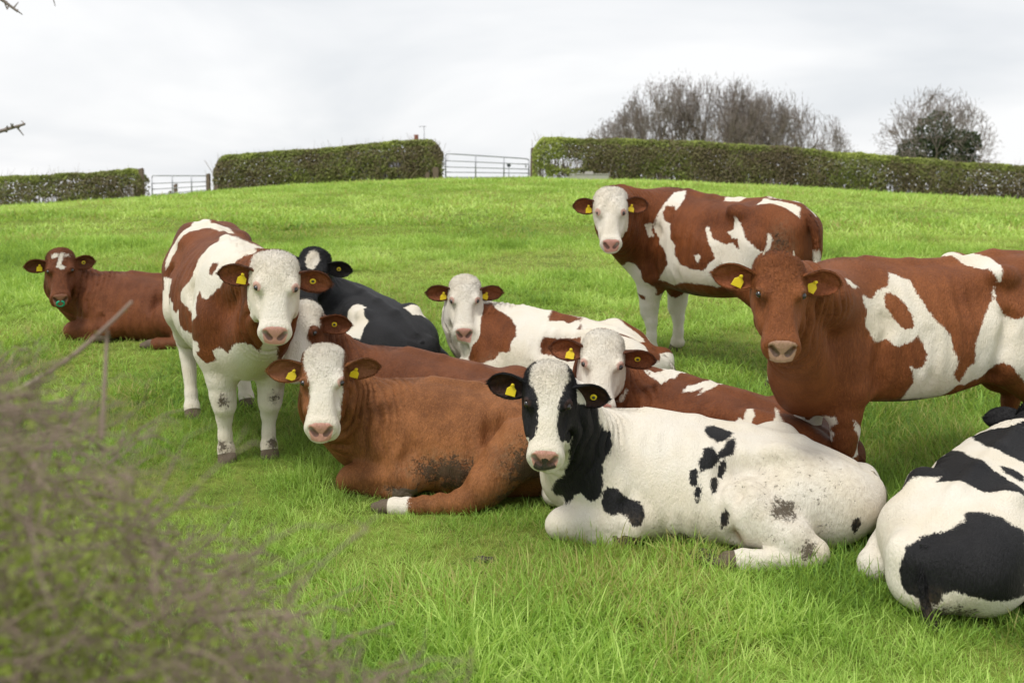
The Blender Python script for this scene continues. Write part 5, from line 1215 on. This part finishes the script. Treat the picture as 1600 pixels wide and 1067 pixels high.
# ---------------------------------------------------------------- house behind the hedge
def house():
    x, y = -5.6, 75.0; z = float(ground_z(x, y)); r = empty('farmhouse', (x, y, z)); tag(r, 'farmhouse hidden behind the tall hedge, only its chimney and aerial showing', 'house')
    wall = simple('render_wall', (.55, .52, .46), .9, var=.08); slate = simple('slate', (.09, .09, .10), .6, var=.2); stone = simple('chimney_stone', (.42, .38, .31), .9, var=.2); clay = simple('clay_pot', (.26, .10, .07), .8)
    rz = 3.55
    bm = box_np((-5.4, -3, -.5), (1.2, 3, rz-1.7)); bm_obj('wall', bm, wall, r)
    V = np.array([(-5.7, -3.3, rz-1.85), (1.4, -3.3, rz-1.85), (1.4, 0, rz), (-5.7, 0, rz), (-5.7, 3.3, rz-1.85), (1.4, 3.3, rz-1.85)])
    ro = link('roof', mesh_np('roof', np.concatenate([V, V-[0, 0, .14]]), [np.array([(0, 1, 2, 3), (3, 2, 5, 4), (7, 6, 9, 8), (8, 9, 10, 11), (0, 6, 7, 1), (4, 5, 11, 10)]), np.array([(1, 7, 8), (1, 8, 2), (2, 8, 11), (2, 11, 5), (0, 3, 9), (0, 9, 6), (3, 4, 10), (3, 10, 9)])], False), slate, r)
    ch = bm_obj('chimney', box_np((-.42, -.30, rz-.6), (.42, .30, 4.12), .02), stone, ro); bm_obj('chimney_cap', box_np((-.50, -.38, 4.12), (.50, .38, 4.22), .02), stone, ro)
    n = 10; prof = [(.13, 4.2), (.15, 4.25), (.12, 4.45), (.14, 4.52), (.14, 4.56), (.09, 4.56)]; a = np.arange(n)*2*math.pi/n
    V = np.concatenate([np.c_[q*np.cos(a)+.05, q*np.sin(a), np.full(n, h)] for q, h in prof]); k = np.arange(n)
    Q = np.concatenate([np.stack([i*n+k, i*n+(k+1) % n, (i+1)*n+(k+1) % n, (i+1)*n+k], 1) for i in range(len(prof)-1)]); link('chimney_pot', mesh_np('chimney_pot', V, Q), clay, ro)
    for wx in (-4.2, -2.1, .2):
        w = bm_obj('window', box_np((wx-.5, -3.06, .5), (wx+.5, -2.99, 1.6)), simple('window_frame', (.7, .7, .68), .5), r); bm_obj('pane', box_np((wx-.42, -3.08, .58), (wx+.42, -3.062, 1.52)), simple('dark_pane', (.03, .035, .04), .1), w)
    ae = empty('aerial', (0, 0, 0)); ae.parent = r
    tube_obj('mast', [(.50, .1, 3.0), (.50, .1, 5.08)], .028, M_STEEL, ae, 6)
    tube_obj('boom', [(.2, .1, 5.04), (.62, .1, 5.04)], .015, M_STEEL, ae, 5)
    for i, xx in enumerate(np.linspace(.22, .6, 5)): tube_obj('element', [(xx, -.14, 5.04), (xx, .34, 5.04)], .009, M_STEEL, ae, 5)
    tube_obj('bracket', [(.32, .1, 4.0), (.50, .1, 4.0)], .02, M_STEEL, ae, 5)
house()

# ---------------------------------------------------------------- bare trees
def grow(rg, base, height, spread, r0, stems=4, depth=6, up=.16, twig=.010):
    segs = []
    def br(p, d, ln, r, dep):
        k = 3 if dep > 1 else 2
        for j in range(k):
            d = d+rg.normal(0, .10, 3)+np.array([0, 0, up*.35]); d /= np.linalg.norm(d)
            q = p+d*ln/k; r2 = max(r*.90, twig*.6); segs.append([*p, *q, r, r2]); p, r = q, r2
            if dep <= depth-2 and rg.random() < .5 and dep > 0:
                sd = rg.normal(0, 1, 3); sd -= d*(sd@d); sd /= np.linalg.norm(sd)
                br(p, d*.72+sd*.62, ln*rg.uniform(.5, .75), max(r*.5, twig), dep-1 if dep > 2 else 0)
        if dep > 0:
            n = 2 if rg.random() < .66 else 3
            for i in range(n):
                sd = rg.normal(0, 1, 3); sd -= d*(sd@d); sd /= np.linalg.norm(sd)
                br(p, d*.88+sd*rg.uniform(.30, .62), ln*rg.uniform(.66, .88), max(r*rg.uniform(.6, .74), twig), dep-1)
    L0 = height*.19; hb = height*.38
    segs.append([*base, *(np.array(base)+[rg.normal(0, .1), 0, hb]), r0, r0*.8])
    for s in range(stems):
        a = rg.uniform(0, 6.283); d = np.array([math.cos(a)*spread*rg.uniform(.4, 1), math.sin(a)*spread*rg.uniform(.4, 1), 1.0]); d /= np.linalg.norm(d)
        p = np.array(base)+np.array([0, 0, hb*rg.uniform(.8, 1.05)]); br(p, d, L0*rg.uniform(.85, 1.1), r0*rg.uniform(.55, .8), depth)
    return segs
def bare_tree(x, y, ztop, spread, label, seed, stems=9, name='bare_tree', group='bare trees behind the right hedge', depth=6, wide=None):
    z = float(ground_z(x, y)); rg = np.random.default_rng(seed); H = ztop-z
    root = empty(name, (x, y, z)); tag(root, label, 'tree', group)
    S = np.array(grow(rg, (0, 0, 0), H, spread, .22, stems, depth, twig=.012, up=.03))
    hb = H*.38; up = S[:, 5] > hb*.9
    k = (H-hb)/(np.percentile(S[up, 5], 91)-hb); zf = lambda z: np.where(z > hb, hb+(z-hb)*k, z); S[:, 2] = zf(S[:, 2]); S[:, 5] = zf(S[:, 5])
    w = np.percentile(np.hypot(S[up, 3], S[up, 4]), 86); S[1:, [0, 1, 3, 4]] *= wide*.95/w
    e = np.sqrt((S[:, 3]/wide)**2+(S[:, 4]/wide)**2+np.clip((S[:, 5]-hb)/(H-hb), 0, None)**2); S = S[(e < 1.0+rg.normal(0, .045, len(S))) | (S[:, 6] > .05)]
    big = S[:, 6] > .045
    V, Q = sticks([[0, 0, -.4, 0, 0, H*.10*k+.05, .34, .24]], 9); V2, Q2 = sticks(S[big], 6)
    link('trunk', mesh_np('trunk', np.concatenate([V, V2]), np.concatenate([Q, Q2+len(V)])), M_BARK, root)
    V, Q = sticks(S[~big], 3); c = link('crown', mesh_np('crown', V, Q), M_BARK, root); c['kind'] = 'stuff'
    return root, S
for i, (x, y, zt, sp, w, lb) in enumerate([
    (8.8, 96, 9.6, 1.5, 4.4, 'leftmost and lowest of the bare trees, above the left part of the long hedge'),
    (11.2, 95, 11.7, 1.5, 4.6, 'tall bare tree at the left end of the high tops of the clump'),
    (13.4, 97, 12.4, 1.5, 4.8, 'tallest bare tree in the clump, near its middle'),
    (15.5, 95, 11.9, 1.5, 4.8, 'bare tree right of the tallest one in the clump'),
    (17.6, 96, 11.6, 1.5, 4.8, 'bare tree with a rounded top right of the middle of the clump'),
    (19.4, 95, 11.0, 1.5, 4.6, 'bare tree leaning outwards near the right end of the clump'),
    (21.6, 97, 10.0, 1.5, 4.6, 'rightmost bare tree of the clump, tapering down to the hedge')]):
    bare_tree(x, y, zt, sp, lb, 60+i, wide=w)
def ivy_tree():
    root, S = bare_tree(27.8, 85, 10.1, 1.6, 'bare tree on the far right with dark ivy over its trunk and limbs', 90, 5, name='ivy_clad_tree', depth=6, wide=4.6)
    rg = np.random.default_rng(8); z0 = root.location[2]; C = []
    for (cx, cz, rx, rz, n) in [(-.3, 7.3, 1.35, 1.35, 2300), (-1.2, 6.1, 1.5, 1.0, 2000), (.9, 6.1, 1.2, 1.0, 1500), (1.75, 6.7, .95, .75, 1300), (-2.0, 5.3, 1.3, .9, 1500), (.2, 5.0, 1.9, 1.0, 1500), (2.0, 5.5, .7, .6, 500)]:
        d = rg.normal(0, 1, (n, 3)); d /= np.linalg.norm(d, axis=1)[:, None]; r = rg.random(n)**.22*(1+.22*(vnoise(d[:, 0]*3+cx, d[:, 2]*3+cz, .7, 5)-.5)*2)
        C.append(np.c_[cx+d[:, 0]*rx*r, d[:, 1]*rx*.9*r, cz-z0+d[:, 2]*rz*r])
    C = np.concatenate(C); C[:, 1] -= .9; tone = np.clip(rg.normal(.45, .22, len(C))+.12*(vnoise(C[:, 0]+9, C[:, 2]+9, .8, 3)-.5), 0, 1)
    V, Q = quads_at(C, np.c_[rg.normal(0, .7, len(C)), -.6+rg.normal(0, .6, len(C)), .5+rg.normal(0, .6, len(C))], rg.uniform(.10, .20, len(C)), rg, .8)
    me = mesh_np('ivy', V, Q, False); fattr(me, 'tone', np.repeat(tone, 4)); o = link('ivy', me, M_IVY, root); o['kind'] = 'stuff'
ivy_tree()

# ---------------------------------------------------------------- hawthorn hedge right in front of the camera
def near_bush():
    rg = np.random.default_rng(17)
    # top of the growth as height above the ground line of sight, along x at about 1.5 m out
    root = empty('hawthorn_bush', (-.55, 1.5, float(ground_z(-.55, 1.5)))); tag(root, 'budding hawthorn bush close to the camera at the lower left, out of focus', 'bush')
    o = np.array(root.location)
    def ztop(x, y):
        k = x/y            # bearing
        return 2.4 - y*np.interp(k, [-.50, -.40, -.36, -.31, -.26, -.22, -.17, -.12, -.07], [.115, .14, .155, .20, .265, .30, .345, .385, .43])
    segs = []; bud = []; thin = []
    for k in range(46):                                               # stems from the ground
        y = rg.uniform(1.25, 2.3); x = y*rg.uniform(-.62, -.08); z = float(ground_z(x, y)); zt = float(ztop(x, y)); p = np.array([x+rg.normal(0, .05), y+rg.normal(0, .06), z-.1]); r = rg.uniform(.008, .017); n = 9
        for j in range(n):
            q = np.array([x, y, z+(zt-.42-z)*(j+1)/n])+rg.normal(0, .03, 3); segs.append([*p, *q, r, r*.88]); p = q; r *= .88
    for k in range(2300):                                             # twigs through the upper metre
        y = rg.uniform(1.2, 2.35); x = y*rg.uniform(-.60, -.065); zt = float(ztop(x, y)); dpt = rg.random()**1.1*.62
        p = np.array([x, y, zt-dpt]); d = np.array([rg.normal(.10, .75), rg.normal(0, .5), abs(rg.normal(.25, .55))*(1 if dpt > .08 else .35)]); d /= np.linalg.norm(d); ln = rg.uniform(.05, .17); r = rg.uniform(.0010, .0025)
        for j in range(4):
            q = p+d*ln/4; segs.append([*p, *q, r, r*.85]); r *= .85
            if rg.random() < .7:
                sd = rg.normal(0, 1, 3); sd /= np.linalg.norm(sd); e = q+(d*.5+sd*.8)*rg.uniform(.015, .05); thin.append([*q, *e, r*.8, r*.45]); bud.append(e)
            if rg.random() < .55: bud.append(q+rg.normal(0, .006, 3))
            p = q; d = d+rg.normal(0, .28, 3); d /= np.linalg.norm(d)
    def long_twig(pts, r):
        P = spline(pts, 16)
        for a, b, ra in zip(P[:-1], P[1:], np.linspace(r, r*.55, 15)): segs.append([*a, *b, ra, ra*.97])
        for a in P[4::3]: bud.append(a+rg.normal(0, .006, 3))
    w = lambda u, v, y: np.array([(u-800)/2000*y, y, 2.4-y*(v-325)/2000])
    long_twig([w(-60, 650, 1.9), w(40, 600, 1.95), w(110, 555, 2.0), w(172, 502, 2.05), w(205, 470, 2.08)], .0050)
    long_twig([w(150, 690, 1.9), w(157, 610, 1.95), w(163, 540, 2.0), w(166, 515, 2.0)], .0040)
    long_twig([w(-40, 560, 1.8), w(0, 575, 1.85), w(20, 550, 1.9), w(40, 545, 1.9)], .0025)
    segs += thin
    S = np.array(segs); S[:, :3] -= o; S[:, 3:6] -= o
    st = S[:, 6] > .0042
    V, Q = sticks(S[st], 6); t = link('stems', mesh_np('stems', V, Q), M_PALE, root); t['kind'] = 'stuff'
    V, Q = sticks(S[~st], 4); t = link('twigs', mesh_np('twigs', V, Q), M_DARKTW, root); t['kind'] = 'stuff'
    bud = np.array(bud); n = 62000; y = rg.uniform(1.42, 2.35, n); x = y*rg.uniform(-.6, -.07, n); zt = ztop(x, y); dpt = .07+rg.random(n)**.8*.62
    cl = vnoise(x*1.0+5, (zt-dpt)*1.0+5, .09, 4)*.6+vnoise(x+5, dpt+5, .22, 6)*.4; keep = rg.random(n) < np.clip((dpt-.02)*2.2, 0, 1)*np.clip((cl-.30)*2.8, 0, 1)
    lv = np.c_[x, y, zt-dpt][keep]
    C = np.concatenate([bud+rg.normal(0, .004, bud.shape), lv])-o; sz = np.concatenate([rg.uniform(.005, .011, len(bud)), rg.uniform(.009, .019, len(lv))])
    tone = np.concatenate([rg.uniform(.2, .7, len(bud)), np.clip(rg.normal(.5, .22, len(lv)), 0, 1)])
    V, Q = quads_at(C, rg.normal(0, 1, C.shape)+[0, -.3, .6], sz, rg, .75)
    me = mesh_np('leaves', V, Q, False); fattr(me, 'tone', np.repeat(tone, 4)); l = link('leaves', me, M_BUD, root); l['kind'] = 'stuff'
near_bush()

def side_tree():
    rg = np.random.default_rng(3); x, y = -2.35, 3.7; z = float(ground_z(x, y)); root = empty('hawthorn_tree', (x, y, z)); tag(root, 'bare twigs of a hawthorn reaching in from the left edge of the picture', 'tree'); o = np.array([x, y, z])
    w = lambda u, v, d: np.array([(u-800)/2000*d, d, 2.4-d*(v-325)/2000])-o
    segs = []
    def limb(pts, r, n=14, spurs=True):
        P = spline(pts, n)
        for i, (a, b) in enumerate(zip(P[:-1], P[1:])):
            ra = r*(1-.75*i/n); segs.append([*a, *b, ra, ra*.95])
            if spurs and i > n*.45:
                for s in range(2):
                    if rg.random() < .75:
                        e = b+(b-a)*rg.uniform(.2, .5)+rg.normal(0, .012, 3); segs.append([*b, *e, ra*.6, ra*.3])
    tr = [(0, 0, -.2), (.03, 0, .8), (.0, .03, 1.6), (.06, 0, 2.6), (.02, .02, 3.4)]
    limb(tr, .06, 12, False)
    limb([(.02, 0, 2.0), w(-180, 235, 3.7), w(-60, 226, 3.7), w(10, 207, 3.7), w(48, 196, 3.7)], .012, 22)
    limb([(.05, 0, 2.5), w(-160, -60, 3.8), w(-40, -8, 3.8), w(8, 2, 3.8), w(44, 26, 3.8)], .012, 22)
    limb([(.05, 0, 2.6), w(-60, -90, 3.8), w(10, -25, 3.8), w(31, 6, 3.8)], .009, 18)
    limb([(.05, 0, 2.7), w(-60, -120, 3.7), w(60, -25, 3.7), w(98, 4, 3.7)], .009, 18)
    limb([(.02, 0, 1.9), w(-120, 60, 3.6), w(-40, 40, 3.6), w(4, 29, 3.6)], .007, 16)
    for k in range(16):
        zz = rg.uniform(1.2, 3.3); a = rg.uniform(1.9, 4.4); d = np.array([math.cos(a), math.sin(a), .6]); p = np.array([.02, 0, zz]); limb([p, p+d*.4, p+d*.8+rg.normal(0, .1, 3), p+d*1.2+rg.normal(0, .15, 3)], .014, 10)
    S = np.array(segs); big = S[:, 6] > .02
    V, Q = sticks(S[big], 8); link('trunk', mesh_np('trunk', V, Q), M_BARK, root); V, Q = sticks(S[~big], 5); t = link('branches', mesh_np('branches', V, Q), M_BARK, root); t['kind'] = 'stuff'
side_tree()

# ---------------------------------------------------------------- clods of mud
def clod(x, y, s, label, seed):
    rg = np.random.default_rng(seed); bm = bmesh.new(); bmesh.ops.create_icosphere(bm, subdivisions=3, radius=1)
    for v in bm.verts:
        n = 1+.35*math.sin(v.co.x*5+seed)*math.sin(v.co.y*6+1)+.25*math.sin(v.co.z*9+v.co.x*8); v.co = v.co*n; v.co.x *= s; v.co.y *= s*.7; v.co.z *= s*.38
    o = bm_obj('mud_clod', bm, M_MUD, smooth=True); o.location = (x, y, float(ground_z(x, y))+.004); tag(o, label, 'mud', 'clods of mud in the grass')
M_MUD = simple('wet_mud', (.050, .038, .026), .7, var=.5, scale=40, bump=1.0)
clod(-.137, 6.02, .045, 'dark clod of mud in the grass left of the black blotched cow', 1)
clod(.93, 6.03, .10, 'mud clod under the belly of the black blotched cow', 2)
clod(1.10, 6.00, .07, 'small mud clod beside the hind hoof of the black blotched cow', 3)
